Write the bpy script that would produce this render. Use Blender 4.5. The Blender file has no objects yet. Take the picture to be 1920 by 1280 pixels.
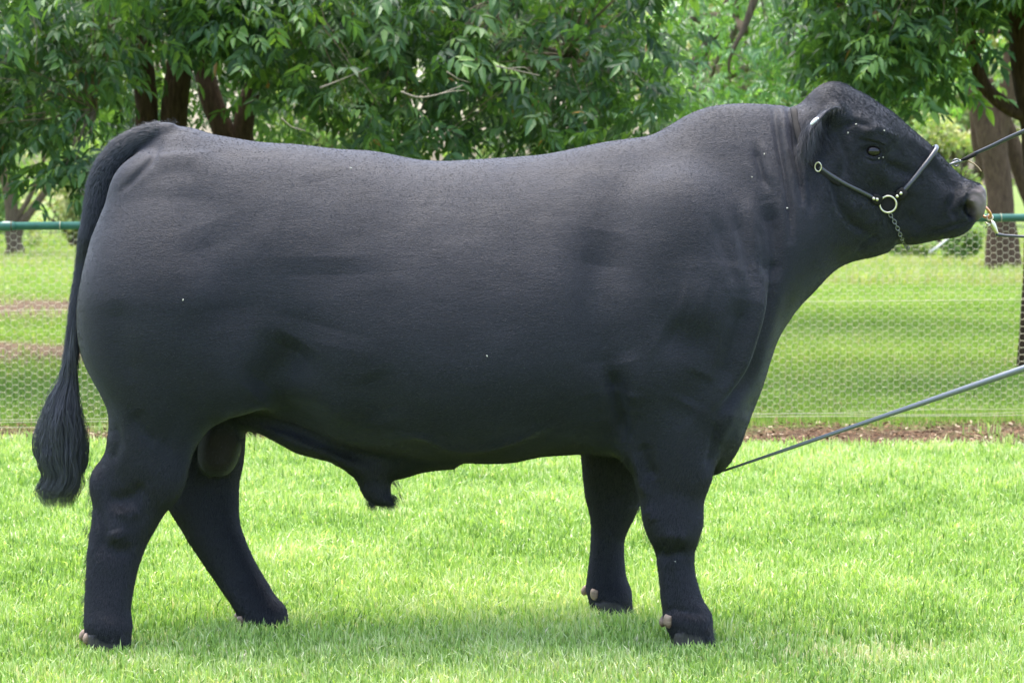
import bpy, math, random
import numpy as np
from mathutils import Vector

# ---------------------------------------------------------------- camera, sky, sun, exposure
SC = bpy.context.scene
COL = SC.collection
F = 4770.0; CAMD = 7.7; CAMH = 1.35; GZ = -.026
TH = math.atan(300.0 / F)
cam_d = bpy.data.cameras.new('camera'); cam = bpy.data.objects.new('camera', cam_d); COL.objects.link(cam)
cam_d.sensor_width = 36; cam_d.lens = 36 * F / 1920; cam_d.clip_start = 0.1; cam_d.clip_end = 2000
cam.location = (0, -CAMD, CAMH); cam.rotation_euler = (math.pi / 2 - TH, 0, 0)
cam_d.dof.use_dof = True; cam_d.dof.focus_distance = CAMD - 0.2; cam_d.dof.aperture_fstop = 8.0
SC.camera = cam
SC.view_settings.view_transform = 'Standard'; SC.view_settings.look = 'None'
SC.view_settings.gamma = 1; SC.view_settings.exposure = 2.15
SC.render.film_transparent = False
W_ = bpy.data.worlds.new('World'); SC.world = W_; W_.use_nodes = True
nt = W_.node_tree; nt.nodes.clear()
SUN_EL = math.radians(77); SUN_ROT = math.radians(335)
sky = nt.nodes.new('ShaderNodeTexSky'); sky.sky_type = 'NISHITA'; sky.sun_disc = False
sky.sun_elevation = SUN_EL; sky.sun_rotation = SUN_ROT; sky.dust_density = 4.0; sky.air_density = 1.0; sky.ozone_density = 1.0
bg = nt.nodes.new('ShaderNodeBackground'); bg.inputs['Strength'].default_value = 0.15; SC.view_settings.exposure = 2.3
wo = nt.nodes.new('ShaderNodeOutputWorld')
nt.links.new(sky.outputs[0], bg.inputs[0]); nt.links.new(bg.outputs[0], wo.inputs[0])
sl = bpy.data.lights.new('sun', 'SUN'); sun = bpy.data.objects.new('sun', sl); COL.objects.link(sun)
sl.energy = 1.3; sl.angle = math.radians(55); sl.color = (1.0, 0.985, 0.965)
sd = Vector((math.sin(SUN_ROT) * math.cos(SUN_EL), math.cos(SUN_ROT) * math.cos(SUN_EL), math.sin(SUN_EL)))
sun.rotation_euler = sd.to_track_quat('Z', 'Y').to_euler()
sun.location = (0, -6, 12)

# ---------------------------------------------------------------- helpers
def P(px, py, y):
    """the world point on the plane Y=y seen at photo pixel (px,py)"""
    a = (px - 960) / F; b = (640 - py) / F
    dy = math.cos(TH) + b * math.sin(TH); dz = -math.sin(TH) + b * math.cos(TH)
    k = (y + CAMD) / dy
    return np.array([a * k, y, CAMH + dz * k])
def G(px, py, z=GZ):
    """the point of the level z seen at pixel"""
    a = (px - 960) / F; b = (640 - py) / F
    dy = math.cos(TH) + b * math.sin(TH); dz = -math.sin(TH) + b * math.cos(TH)
    k = (z - CAMH) / dz
    return np.array([a * k, dy * k - CAMD, z])

def tag(o, label=None, cat=None, group=None, kind=None):
    if label: o['label'] = label
    if cat: o['category'] = cat
    if group: o['group'] = group
    if kind: o['kind'] = kind
    return o
def empty(name, loc, **k):
    o = bpy.data.objects.new(name, None); COL.objects.link(o); o.location = tuple(loc); o.empty_display_size = 0.1
    return tag(o, **k)
def mesh_obj(name, V, Fc, mat, parent=None, smooth=True, attrs=None, **k):
    """V (n,3) array; Fc: list of arrays (m,3) or (m,4)"""
    me = bpy.data.meshes.new(name); V = np.asarray(V, dtype=np.float32)
    if not isinstance(Fc, (list, tuple)): Fc = [Fc]
    Fc = [np.asarray(a, dtype=np.int32) for a in Fc if len(a)]
    nl = sum(a.size for a in Fc); nf = sum(len(a) for a in Fc)
    me.vertices.add(len(V)); me.vertices.foreach_set('co', V.ravel())
    me.loops.add(nl); me.polygons.add(nf)
    me.loops.foreach_set('vertex_index', np.concatenate([a.ravel() for a in Fc]))
    tot = np.concatenate([np.full(len(a), a.shape[1], dtype=np.int32) for a in Fc])
    st = np.concatenate([[0], np.cumsum(tot)[:-1]]).astype(np.int32)
    me.polygons.foreach_set('loop_start', st)
    try: me.polygons.foreach_set('loop_total', tot)
    except Exception: pass
    me.polygons.foreach_set('use_smooth', np.full(nf, smooth, dtype=bool))
    me.update(calc_edges=True); me.validate()
    if attrs:
        for an, arr in attrs.items():
            at = me.attributes.new(an, 'FLOAT', 'POINT'); at.data.foreach_set('value', np.asarray(arr, dtype=np.float32))
    me.materials.append(mat)
    o = bpy.data.objects.new(name, me); COL.objects.link(o)
    if parent is not None:
        o.parent = parent; o.matrix_parent_inverse = __import__('mathutils').Matrix.Translation(-parent.location)
    return tag(o, **k)
def join(parts):
    """parts: list of (V, [faces...]) -> one V, faces split by size"""
    Vs = []; T = []; Q = []; off = 0
    for V, fs in parts:
        V = np.asarray(V, dtype=float)
        if not isinstance(fs, (list, tuple)): fs = [fs]
        for a in fs:
            a = np.asarray(a)
            if len(a) == 0: continue
            (T if a.shape[1] == 3 else Q).append(a + off)
        Vs.append(V); off += len(V)
    out = []
    if T: out.append(np.concatenate(T))
    if Q: out.append(np.concatenate(Q))
    return np.concatenate(Vs), out
def tube(pts, rad, n=8, cap=True, flat=1.0):
    pts = np.asarray(pts, float); m = len(pts); rad = np.broadcast_to(np.asarray(rad, float), (m,))
    tg = np.gradient(pts, axis=0); tg /= np.linalg.norm(tg, axis=1)[:, None] + 1e-12
    ref = np.array([0, 1, 0.]) if abs(tg[0][1]) < 0.9 else np.array([1, 0, 0.])
    V = []
    for i in range(m):
        a = np.cross(tg[i], ref); a /= np.linalg.norm(a) + 1e-12
        b = np.cross(tg[i], a); ref = -b if np.dot(-b, ref) > 0 else b
        an = np.arange(n) * 2 * math.pi / n
        V.append(pts[i] + rad[i] * (np.cos(an)[:, None] * a + flat * np.sin(an)[:, None] * b))
    V = np.concatenate(V); q = []
    for i in range(m - 1):
        for j in range(n):
            q.append((i * n + j, i * n + (j + 1) % n, (i + 1) * n + (j + 1) % n, (i + 1) * n + j))
    t = []
    if cap:
        V = np.concatenate([V, pts[:1], pts[-1:]]); c0, c1 = m * n, m * n + 1
        for j in range(n):
            t.append((c0, (j + 1) % n, j)); t.append((c1, (m - 1) * n + j, (m - 1) * n + (j + 1) % n))
    return V, [np.array(q)] + ([np.array(t)] if t else [])
def smooth_path(pts, n=40):
    pts = np.asarray(pts, float); m = len(pts)
    d = np.r_[0, np.cumsum(np.linalg.norm(np.diff(pts, axis=0), axis=1))]
    s = np.linspace(0, d[-1], n); out = np.stack([np.interp(s, d, pts[:, k]) for k in range(pts.shape[1])], 1)
    for _ in range(max(2, n // 12)):
        out[1:-1] = out[1:-1] * .5 + (out[:-2] + out[2:]) * .25
    return out
def ellipsoid(c, r, nu=20, nv=12):
    V = []; q = []
    for i in range(nv + 1):
        th = math.pi * i / nv
        for j in range(nu):
            ph = 2 * math.pi * j / nu
            V.append((c[0] + r[0] * math.sin(th) * math.cos(ph), c[1] + r[1] * math.sin(th) * math.sin(ph), c[2] + r[2] * math.cos(th)))
    for i in range(nv):
        for j in range(nu):
            q.append((i * nu + j, (i + 1) * nu + j, (i + 1) * nu + (j + 1) % nu, i * nu + (j + 1) % nu))
    return np.array(V), [np.array(q)]
def torus(c, R, r, n1, n2=8, ax=(0, 1, 0), nn=36, stretch=None):
    ax = np.array(ax, float); ax = ax / np.linalg.norm(ax)
    a = np.cross(ax, (0, 0, 1.)); a /= np.linalg.norm(a); b = np.cross(ax, a)
    V = []; q = []
    for i in range(nn):
        t = 2 * math.pi * i / nn; d = math.cos(t) * a + math.sin(t) * b
        for j in range(n2):
            s = 2 * math.pi * j / n2
            V.append(np.array(c) + d * (R + r * math.cos(s)) + ax * r * math.sin(s))
    for i in range(nn):
        for j in range(n2):
            q.append((i * n2 + j, ((i + 1) % nn) * n2 + j, ((i + 1) % nn) * n2 + (j + 1) % n2, i * n2 + (j + 1) % n2))
    return np.array(V), [np.array(q)]

# ---- materials
def mat(name, col=(.5, .5, .5), rough=.6, metal=0., spec=.5):
    m = bpy.data.materials.new(name); m.use_nodes = True
    p = m.node_tree.nodes['Principled BSDF']; p.inputs['Base Color'].default_value = (*col, 1)
    p.inputs['Roughness'].default_value = rough; p.inputs['Metallic'].default_value = metal
    p.inputs['Specular IOR Level'].default_value = spec
    return m, m.node_tree, p
def nd(t, kind, **kw):
    n = t.nodes.new(kind)
    for k, v in kw.items():
        if k in n.inputs: n.inputs[k].default_value = v
        else: setattr(n, k, v)
    return n
def ramp(t, stops, src, interp='LINEAR'):
    r = t.nodes.new('ShaderNodeValToRGB'); r.color_ramp.interpolation = interp
    e = r.color_ramp.elements
    while len(e) < len(stops): e.new(0.5)
    for x, (p, c) in zip(e, stops): x.position = p; x.color = (*c, 1)
    t.links.new(src, r.inputs[0]); return r
def noise(t, scale, detail=4, rough=.55, vec=None, stretch=None, obj=True):
    tc = t.nodes.new('ShaderNodeTexCoord'); s = tc.outputs['Object'] if obj else tc.outputs['Generated']
    if stretch:
        mp = t.nodes.new('ShaderNodeMapping'); mp.inputs['Scale'].default_value = stretch[:3]
        if len(stretch) > 3: mp.inputs['Rotation'].default_value = stretch[3]
        t.links.new(s, mp.inputs[0]); s = mp.outputs[0]
    n = t.nodes.new('ShaderNodeTexNoise'); n.inputs['Scale'].default_value = scale
    n.inputs['Detail'].default_value = detail; n.inputs['Roughness'].default_value = rough
    t.links.new(s, n.inputs['Vector']); return n
def bump(t, p, src, strength=.5, dist=.01):
    b = t.nodes.new('ShaderNodeBump'); b.inputs['Strength'].default_value = strength; b.inputs['Distance'].default_value = dist
    t.links.new(src, b.inputs['Height']); t.links.new(b.outputs[0], p.inputs['Normal']); return b

def leaf_mat(name, stops, trans=.35, rough=.45, spec=.4):
    m, t, p = mat(name, rough=rough, spec=spec)
    at = nd(t, 'ShaderNodeAttribute', attribute_name='tint')
    r = ramp(t, stops, at.outputs['Fac']); t.links.new(r.outputs[0], p.inputs['Base Color'])
    tr = nd(t, 'ShaderNodeBsdfTranslucent')
    mx = nd(t, 'ShaderNodeMix', data_type='RGBA', blend_type='MULTIPLY'); mx.inputs[0].default_value = 1.0
    t.links.new(r.outputs[0], mx.inputs[6]); mx.inputs[7].default_value = (1.4, 1.5, .5, 1)
    t.links.new(mx.outputs[2], tr.inputs[0])
    ms = nd(t, 'ShaderNodeMixShader'); ms.inputs[0].default_value = trans
    t.links.new(p.outputs[0], ms.inputs[1]); t.links.new(tr.outputs[0], ms.inputs[2])
    t.links.new(ms.outputs[0], t.nodes['Material Output'].inputs['Surface'])
    return m
M_GRASS = leaf_mat('grass_blades', [(0, (.09, .17, .04)), (.35, (.21, .34, .09)), (.75, (.345, .475, .165)), (.93, (.50, .55, .32)), (.97, (.64, .57, .42)), (1, (.86, .80, .64))], .35, .5, .3)
M_PADD = leaf_mat('paddock_grass_blades', [(0, (.08, .14, .035)), (.4, (.17, .265, .06)), (.8, (.28, .39, .11)), (.93, (.36, .38, .18)), (1, (.40, .33, .21))], .35, .55, .2)
M_LEAF = leaf_mat('ash_leaves', [(0, (.026, .064, .025)), (.5, (.060, .130, .044)), (.85, (.125, .230, .066)), (.97, (.20, .32, .075)), (1, (.28, .15, .06))], .42, .48, .45)
M_LEAF2 = leaf_mat('bright_leaves', [(0, (.06, .14, .055)), (.5, (.13, .27, .085)), (.85, (.24, .42, .12)), (1, (.36, .52, .20))], .42, .22, 1.0)
M_LEAF3 = leaf_mat('far_leaves', [(0, (.08, .16, .05)), (.5, (.17, .28, .09)), (.85, (.28, .38, .14)), (1, (.42, .40, .22))], .4, .5, .3)

def bark_mat(name, c1, c2):
    m, t, p = mat(name, rough=.9, spec=.15)
    n = noise(t, 14, 6, .65, stretch=(3.2, 3.2, .6))
    r = ramp(t, [(.3, c1), (.7, c2)], n.outputs['Fac']); t.links.new(r.outputs[0], p.inputs['Base Color'])
    bump(t, p, n.outputs['Fac'], .9, .03); return m
M_BARK = bark_mat('brown_bark', (.03, .018, .011), (.10, .065, .04))
M_BARK2 = bark_mat('grey_brown_bark', (.07, .05, .035), (.19, .14, .10))
M_BARK3 = bark_mat('dark_trunk_bark', (.045, .028, .018), (.14, .092, .06))
M_TWIG = bark_mat('pale_twig', (.12, .09, .06), (.30, .25, .18))

# ---------------------------------------------------------------- noise on numpy points
def vnoise(p, seed=0):
    p = np.asarray(p, np.float64); i = np.floor(p).astype(np.int64); f = p - i; f = f * f * (3 - 2 * f)
    def h(a):
        n = a[..., 0] * 374761393 + a[..., 1] * 668265263 + a[..., 2] * 1274126177 + seed * 974711
        n = (n ^ (n >> 13)) * 1274126177; n = n & 0x7fffffff
        n = (n ^ (n >> 15)) * 2246822519 & 0x7fffffff
        return (n % 100003) / 100003.0
    out = 0
    for dx in (0, 1):
        for dy in (0, 1):
            for dz in (0, 1):
                w = (f[..., 0] if dx else 1 - f[..., 0]) * (f[..., 1] if dy else 1 - f[..., 1]) * (f[..., 2] if dz else 1 - f[..., 2])
                out = out + w * h(i + np.array([dx, dy, dz]))
    return out * 2 - 1
def fbm(p, s, o=3, seed=0):
    r = 0; a = 1.; 
    for k in range(o): r = r + a * vnoise(np.asarray(p) * s * 2 ** k + 17.3 * k, seed + k); a *= .5
    return r

# ================================================================ GROUND
RG = np.random.default_rng(7)
def litter(x, y):
    """0..1 how bare and brown the ground is"""
    q = np.stack([x, y, 0 * x], -1); n = fbm(q * [0.5, 1, 1], .9, 3, 5); n2 = fbm(q, 3.5, 2, 9)
    D = y + CAMD
    a = np.exp(-((D - 13.85 - .22 * n) / .68) ** 4) * np.clip(.88 + .5 * n2, 0, 1)                                    # strip under the fence
    left = 1 / (1 + np.exp((x + 1.0) * 1.2))
    b = np.exp(-((D - 20.4 - .6 * n) / 1.7) ** 2) * left * (1.25 + .5 * n2)
    c = np.exp(-((D - 27.6 - .9 * n) / 3.3) ** 2) * left * (1.25 + .5 * n2)
    d = np.exp(-((D - 19.2 - .6 * n) / 1.6) ** 2) * (1 - left) * np.clip(.42 + 1.1 * n2 + .5 * n, 0, .9)
    e = np.exp(-((D - 34 - n) / 1.0) ** 2) * (1 - left) * np.clip(.4 + n2, 0, .8)
    w = np.clip(n * .5 + n2 * .6 - .25, 0, 1) * .6 * (D > 14.5)
    return np.clip(np.maximum.reduce([a, b, c, d, e, w]), 0, 1)

def build_ground():
    # one sheet reaching the horizon, finer near the camera
    xs = np.unique(np.r_[np.linspace(-900, -60, 15), np.linspace(-60, -14, 24), np.linspace(-14, 14, 190), np.linspace(14, 60, 24), np.linspace(60, 900, 15)])
    ys = np.unique(np.r_[np.linspace(-60, -4, 20), np.linspace(-4, 26, 260), np.linspace(26, 60, 60), np.linspace(60, 1400, 24)])
    X, Y = np.meshgrid(xs, ys); v = np.stack([X, Y, 0 * X], -1).reshape(-1, 3)
    v[:, 2] = GZ - .012 + .008 * fbm(v, .7, 2, 3) * (np.abs(v[:, 0]) < 60)
    far = np.clip((np.hypot(v[:, 0], v[:, 1]) - 90) / 400, 0, 1); v[:, 2] += far * -1.0
    lt = litter(v[:, 0], v[:, 1])
    nx, ny = len(xs), len(ys); i = np.arange(nx - 1)[None, :] + nx * np.arange(ny - 1)[:, None]
    q = np.stack([i, i + 1, i + nx + 1, i + nx], -1).reshape(-1, 4)
    m, t, p = mat('ground_soil_and_turf', rough=.95, spec=.1)
    at = nd(t, 'ShaderNodeAttribute', attribute_name='litter')
    n1 = noise(t, 9, 6, .65); n2 = noise(t, 70, 4, .6)
    g = ramp(t, [(.3, (.09, .13, .03)), (.6, (.13, .19, .045)), (.8, (.20, .20, .09))], n1.outputs['Fac'])
    b = ramp(t, [(.3, (.045, .028, .017)), (.55, (.095, .062, .036)), (.75, (.17, .125, .08))], n2.outputs['Fac'])
    mx = nd(t, 'ShaderNodeMix', data_type='RGBA'); t.links.new(at.outputs['Fac'], mx.inputs[0])
    t.links.new(g.outputs[0], mx.inputs[6]); t.links.new(b.outputs[0], mx.inputs[7]); t.links.new(mx.outputs[2], p.inputs['Base Color'])
    bump(t, p, n2.outputs['Fac'], .6, .02)
    mesh_obj('ground', v, [q], m, attrs={'litter': lt}, kind='structure')
build_ground()

def blades(x, y, h, w, tint, seed, lean=.45, z0=-.015):
    r = np.random.default_rng(seed); n = len(x)
    az = r.uniform(0, 2 * math.pi, n); fc = r.uniform(0, math.pi, n)
    # lean mostly sideways, blades bend over
    L = np.abs(r.normal(0, lean, n)); dx = np.cos(az) * L; dy = np.sin(az) * L
    sx = np.cos(fc) * w / 2; sy = np.sin(fc) * w / 2
    V = np.empty((n, 5, 3))
    V[:, 0] = np.stack([x - sx, y - sy, np.full(n, z0)], 1); V[:, 1] = np.stack([x + sx, y + sy, np.full(n, z0)], 1)
    mz = h * .55
    V[:, 2] = np.stack([x + dx * h * .35 + sx * .85, y + dy * h * .35 + sy * .85, mz], 1)
    V[:, 3] = np.stack([x + dx * h * .35 - sx * .85, y + dy * h * .35 - sy * .85, mz], 1)
    V[:, 4] = np.stack([x + dx * h, y + dy * h, h * (1 - .25 * np.minimum(L, 1.5))], 1); V[:, :, 2] += GZ
    b = np.arange(n)[:, None] * 5
    return V.reshape(-1, 3), [b + np.array([[2, 4, 3]]), b + np.array([[0, 1, 2, 3]])], np.repeat(tint, 5)

def scatter(n, D0, D1, margin=1.25, extra=.5, power=1.0):
    # uniform in area over the wedge the camera and its neighbours see
    D = np.sqrt(RG.uniform(D0 ** 2, D1 ** 2, n)) if power == 1 else D0 * (D1 / D0) ** RG.uniform(0, 1, n)
    half = D * 960 / F * margin + extra
    return RG.uniform(-1, 1, n) * half, D - CAMD

def lawn():
    x, y = scatter(440000, 6.3, 14.2, 1.15, 1.0, power=0)
    lt = litter(x, y); keep = RG.random(len(x)) > lt * 1.5 ; x, y = x[keep], y[keep]
    q = np.stack([x, y, 0 * x], -1)
    n = fbm(q, 1.3, 3, 21); n2 = fbm(q, 6, 2, 22)
    h = (.034 + .010 * n + .009 * n2 + RG.uniform(-.008, .026, len(x))) * np.interp(y + CAMD, [6, 9, 14], [.95, 1.05, 1.3])
    h = np.clip(h * (.82 + .25 * (RG.random(len(x)) > .85)), .012, .09)
    w = RG.uniform(.003, .0072, len(x)) * np.interp(y + CAMD, [6, 14], [.95, 1.45])
    tint = np.clip(.60 + .17 * n + .16 * n2 + RG.normal(0, .27, len(x)), 0, .93)
    dry = RG.random(len(x)) < (.05 + .10 * np.clip(n2, 0, 1)); tint[dry] = RG.uniform(.94, 1, dry.sum()); h[dry] *= .7
    hoofs = [P(a_, 1200, b_)[[0, 1]] for a_, b_ in ((205, -.27), (495, .12), (1300, -.235), (1148, .30))]
    for hx in hoofs: h *= 1 - .45 * np.exp(-(((x - hx[0]) / .10) ** 2 + ((y - hx[1]) / .10) ** 2))
    # bleached turf patches, and direct sun on the near edge painted into blade tint
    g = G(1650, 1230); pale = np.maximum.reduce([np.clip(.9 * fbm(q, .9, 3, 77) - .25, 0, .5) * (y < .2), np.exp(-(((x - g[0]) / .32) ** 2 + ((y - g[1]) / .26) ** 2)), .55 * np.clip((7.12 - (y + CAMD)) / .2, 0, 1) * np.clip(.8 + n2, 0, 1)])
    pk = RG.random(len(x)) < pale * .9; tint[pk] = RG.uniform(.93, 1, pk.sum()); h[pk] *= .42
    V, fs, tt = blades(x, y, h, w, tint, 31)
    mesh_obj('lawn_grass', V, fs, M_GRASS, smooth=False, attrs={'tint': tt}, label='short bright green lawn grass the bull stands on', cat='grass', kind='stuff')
lawn()
def paddock():
    x, y = scatter(380000, 14.3, 33, 1.12, 2.2, power=0)
    lt = litter(x, y); keep = RG.random(len(x)) > lt * 1.08; x, y = x[keep], y[keep]
    q = np.stack([x, y, 0 * x], -1); n = fbm(q, .8, 3, 41); n2 = fbm(q, 4, 2, 42); D = y + CAMD
    h = np.clip(.035 + .012 * n + .012 * n2 + RG.uniform(-.01, .03, len(x)), .012, .2) * np.interp(D, [14, 33], [.9, 1.5])
    w = RG.uniform(.004, .008, len(x)) * np.interp(D, [14, 33], [.9, 2.0])
    tint = np.clip(.55 + .2 * n + .1 * n2 + RG.normal(0, .16, len(x)), 0, .92)
    dry = RG.random(len(x)) < .05; tint[dry] = RG.uniform(.92, 1, dry.sum())
    A = blades(x, y, h, w, tint, 32)
    x, y = scatter(110000, 33, 62, 1.12, 2, power=0)
    q = np.stack([x, y, 0 * x], -1); n = fbm(q, .5, 3, 43); D = y + CAMD
    lt = litter(x, y); keep = RG.random(len(x)) > lt; x, y, n, D = x[keep], y[keep], n[keep], D[keep]
    h = np.clip(.12 + .06 * n + RG.uniform(-.05, .10, len(x)), .04, .5) ; w = RG.uniform(.014, .03, len(x))
    tint = np.clip(.85 + .15 * n + RG.normal(0, .15, len(x)), 0, .95)
    B = blades(x, y, h, w, tint, 33, .35)
    V, fs = join([(A[0], A[1]), (B[0], B[1])])
    mesh_obj('paddock_grass', V, fs, M_PADD, smooth=False, attrs={'tint': np.r_[A[2], B[2]]}, label='patchy green paddock grass behind the wire netting fence', cat='grass', kind='stuff')
paddock()

def mulch():
    n = 26000
    x, y = scatter(n, 13.1, 34, 1.1, .4, power=0); k = RG.random(n) < litter(x, y); x, y = x[k], y[k]
    x2, y2 = scatter(14000, 13.2, 14.9, 1.1, .4); k = RG.random(len(x2)) < litter(x2, y2); x = np.r_[x, x2[k]]; y = np.r_[y, y2[k]]; n = len(x)
    L = RG.uniform(.012, .05, n); w = L * RG.uniform(.15, .45, n); az = RG.uniform(0, math.pi, n)
    u = np.stack([np.cos(az), np.sin(az), RG.uniform(-.4, .4, n)], 1) * L[:, None] / 2
    v = np.stack([-np.sin(az), np.cos(az), RG.uniform(-.5, .5, n)], 1) * w[:, None] / 2
    c = np.stack([x, y, GZ + RG.uniform(.0, .012, n)], 1)
    V = np.stack([c - u, c + v, c + u, c - v], 1).reshape(-1, 3)
    m, t, p = mat('dry_leaf_litter', rough=.9, spec=.1)
    at = nd(t, 'ShaderNodeAttribute', attribute_name='tint')
    r = ramp(t, [(0, (.04, .02, .012)), (.5, (.10, .055, .032)), (.85, (.19, .12, .07)), (1, (.42, .34, .24))], at.outputs['Fac']); t.links.new(r.outputs[0], p.inputs['Base Color'])
    mesh_obj('leaf_litter', V, [np.arange(n * 4).reshape(-1, 4)], m, smooth=False, attrs={'tint': np.repeat(RG.random(n), 4)}, label='brown leaf litter and bare soil along the foot of the fence', cat='litter', kind='stuff')
mulch()

# ================================================================ FENCE
def fence():
    root = empty('netting_fence', (*G(960, 785)[:2], 0), label='low green pipe rail fence with hexagonal wire netting behind the bull', cat='fence')
    m_rail, t, p = mat('green_painted_pipe', (.03, .16, .085), .35, 0, .5)
    n = noise(t, 18, 5, .6); r = ramp(t, [(.25, (.016, .075, .050)), (.7, (.024, .115, .075)), (.85, (.06, .17, .12))], n.outputs['Fac']); t.links.new(r.outputs[0], p.inputs['Base Color'])
    m_wire, _, _ = mat('galvanised_wire', (.48, .44, .30), .55, .2, .4)
    m_rust, _, _ = mat('dark_rusty_steel', (.09, .05, .03), .8, .2, .3)
    yL, yR = 14.1 - CAMD, 14.5 - CAMD                       # depth at photo x=0 and x=1920
    a = P(0, 424, yL); b = P(1920, 408, yR); d = (b - a) / np.linalg.norm(b - a)
    A = a - d * 3; B = b + d * 3
    j = a + d * .055                                         # the pipe joint at the left
    V, fs = tube([j, B], .0225, 20); mesh_obj('top_rail', V, fs, m_rail, root)
    V1 = tube([A, j - d * .03], .0225, 20); V2 = tube([j - d * .06, j - d * .035, j - d * .01, j + d * .03], [.0235, .028, .028, .0235], 20)
    V, fs = join([V1, V2]); mesh_obj('top_rail', V, fs, m_rail, root)
    def bot(t): return P(0, 792, yL) * (1 - t) + P(1920, 776, yR) * t
    Z0a, Z0b = bot(0)[2], bot(1)[2]
    # netting: hexagons 40 mm flat to flat, pairs twisted along the horizontal edges
    Lt = np.linalg.norm((b - a)[:2]) + 6; u = np.r_[d[:2] / np.linalg.norm(d[:2]), 0]
    H = .040; pitch = .0345; th = .0125                      # half of a horizontal edge
    nc = int(Lt / pitch); zt = A[2] - .02; base = lambda s: (Z0a + (Z0b - Z0a) * ((s - 3) / (Lt - 6)))
    nr = int((zt - min(Z0a, Z0b)) / H)
    rr = np.random.default_rng(3); segs = []
    O = A.copy(); 
    def node(c, r_, side):
        s = c * pitch; z = zt - (r_ + (.5 if c % 2 else 0)) * H + (B[2] - A[2]) * s / Lt
        o = -th if side == 0 else th
        q = np.array([s + o, z])
        wv = np.array([[s * .9, z * 3, 0.]])
        q = q + [.006 * fbm(wv, 1.3, 2, 61)[0], .007 * fbm(wv, 1.7, 2, 62)[0]]
        tear = math.exp(-((s - 3.1) / .12) ** 2 - ((z - .62) / .2) ** 2); q = q + rr.normal(0, .006, 2) * tear
        off = .012 * fbm(wv, .9, 2, 63)[0]
        return np.array([O[0] + u[0] * q[0] - u[1] * off, O[1] + u[1] * q[0] + u[0] * off, q[1]])
    nodes = {}
    for c in range(nc):
        for r_ in range(nr + 1):
            for s in (0, 1): nodes[c, r_, s] = node(c, r_, s)
    for c in range(nc):
        for r_ in range(nr + 1):
            p0 = nodes[c, r_, 0]; p1 = nodes[c, r_, 1]
            if p1[2] < base(c * pitch) : continue
            segs.append((p0, p1, 1.35))
            if c + 1 < nc:
                if c % 2 == 0:
                    for rb in (r_, r_ - 1):
                        if rb >= 0: segs.append((p1, nodes[c + 1, rb, 0], 1.0))
                else:
                    for rb in (r_, r_ + 1):
                        if rb <= nr: segs.append((p1, nodes[c + 1, rb, 0], 1.0))
    S0 = np.array([s[0] for s in segs]); S1 = np.array([s[1] for s in segs]); R = np.array([s[2] for s in segs]) * .00095
    dd = S1 - S0; dd /= np.linalg.norm(dd, axis=1)[:, None]
    a1 = np.cross(dd, [u[1], -u[0], 0.]); a1 /= np.linalg.norm(a1, axis=1)[:, None]; a2 = np.cross(dd, a1)
    ring = [a1 * R[:, None], a2 * R[:, None], -a1 * R[:, None], -a2 * R[:, None]]
    V = np.stack([S0 + k for k in ring] + [S1 + k for k in ring], 1).reshape(-1, 3); bb = np.arange(len(segs))[:, None] * 8
    q = np.concatenate([bb + np.array([[j_, (j_ + 1) % 4, 4 + (j_ + 1) % 4, 4 + j_]]) for j_ in range(4)])
    mesh_obj('netting', V, [q], m_wire, root)
    # plain strands
    def strand(zl, zr, r=.0013, wav=.004, ov=.016):
        s = np.linspace(0, Lt, 90); z = zl + (zr - zl) * (s - 3) / (Lt - 6); sag = wav * fbm(np.stack([s, 0 * s, 0 * s], 1), 1.2, 2, int(zl * 1000))
        pts = np.stack([O[0] + u[0] * s + u[1] * ov, O[1] + u[1] * s - u[0] * ov, z + sag], 1); return tube(pts, r, 5)
    zmid = P(60, 583, yL)[2]; zmr = P(1800, 562, yR)[2]
    for zl, zr, r, wv in ((zmid, zmr, .0015, .003), (Z0a + .004, Z0b - .004, .0018, .004), (Z0a - .018, Z0b + .012, .0015, .014), (Z0a + .012, Z0b + .030, .0015, .012)):
        V, fs = strand(zl, zr, r, wv); mesh_obj('strand_wire', V, fs, m_wire, root)
    # wire ties round the rail
    for px in (21, 110, 1875):
        t_ = (px / 1920); c = a * (1 - t_) + b * t_
        mm = m_rust if px == 21 else m_wire
        V, fs = torus(c, .0245, .0018 if px != 21 else .003, 0, 6, ax=d, nn=20); mesh_obj('wire_tie', V, fs, mm, root)
    # steel pickets outside the frame on both sides and one behind the bull
    for s in (.9, 4.9, Lt - .9):
        x_, y_ = O[0] + u[0] * s, O[1] + u[1] * s + .04
        pts = [(x_, y_, -.1), (x_, y_, 1.1)]
        V, fs = join([(np.array([(x_ + a_, y_ + b_, z_) for z_ in (-.1, 1.12) for a_, b_ in ((-.018, 0), (0, .004), (.018, 0), (.003, .002), (.003, .03), (-.003, .03), (-.003, .002))]),
                       [np.array([(i, (i + 1) % 7, 7 + (i + 1) % 7, 7 + i) for i in range(7)])])])
        mesh_obj('picket', V, fs, m_rust, root)
fence()

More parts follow.
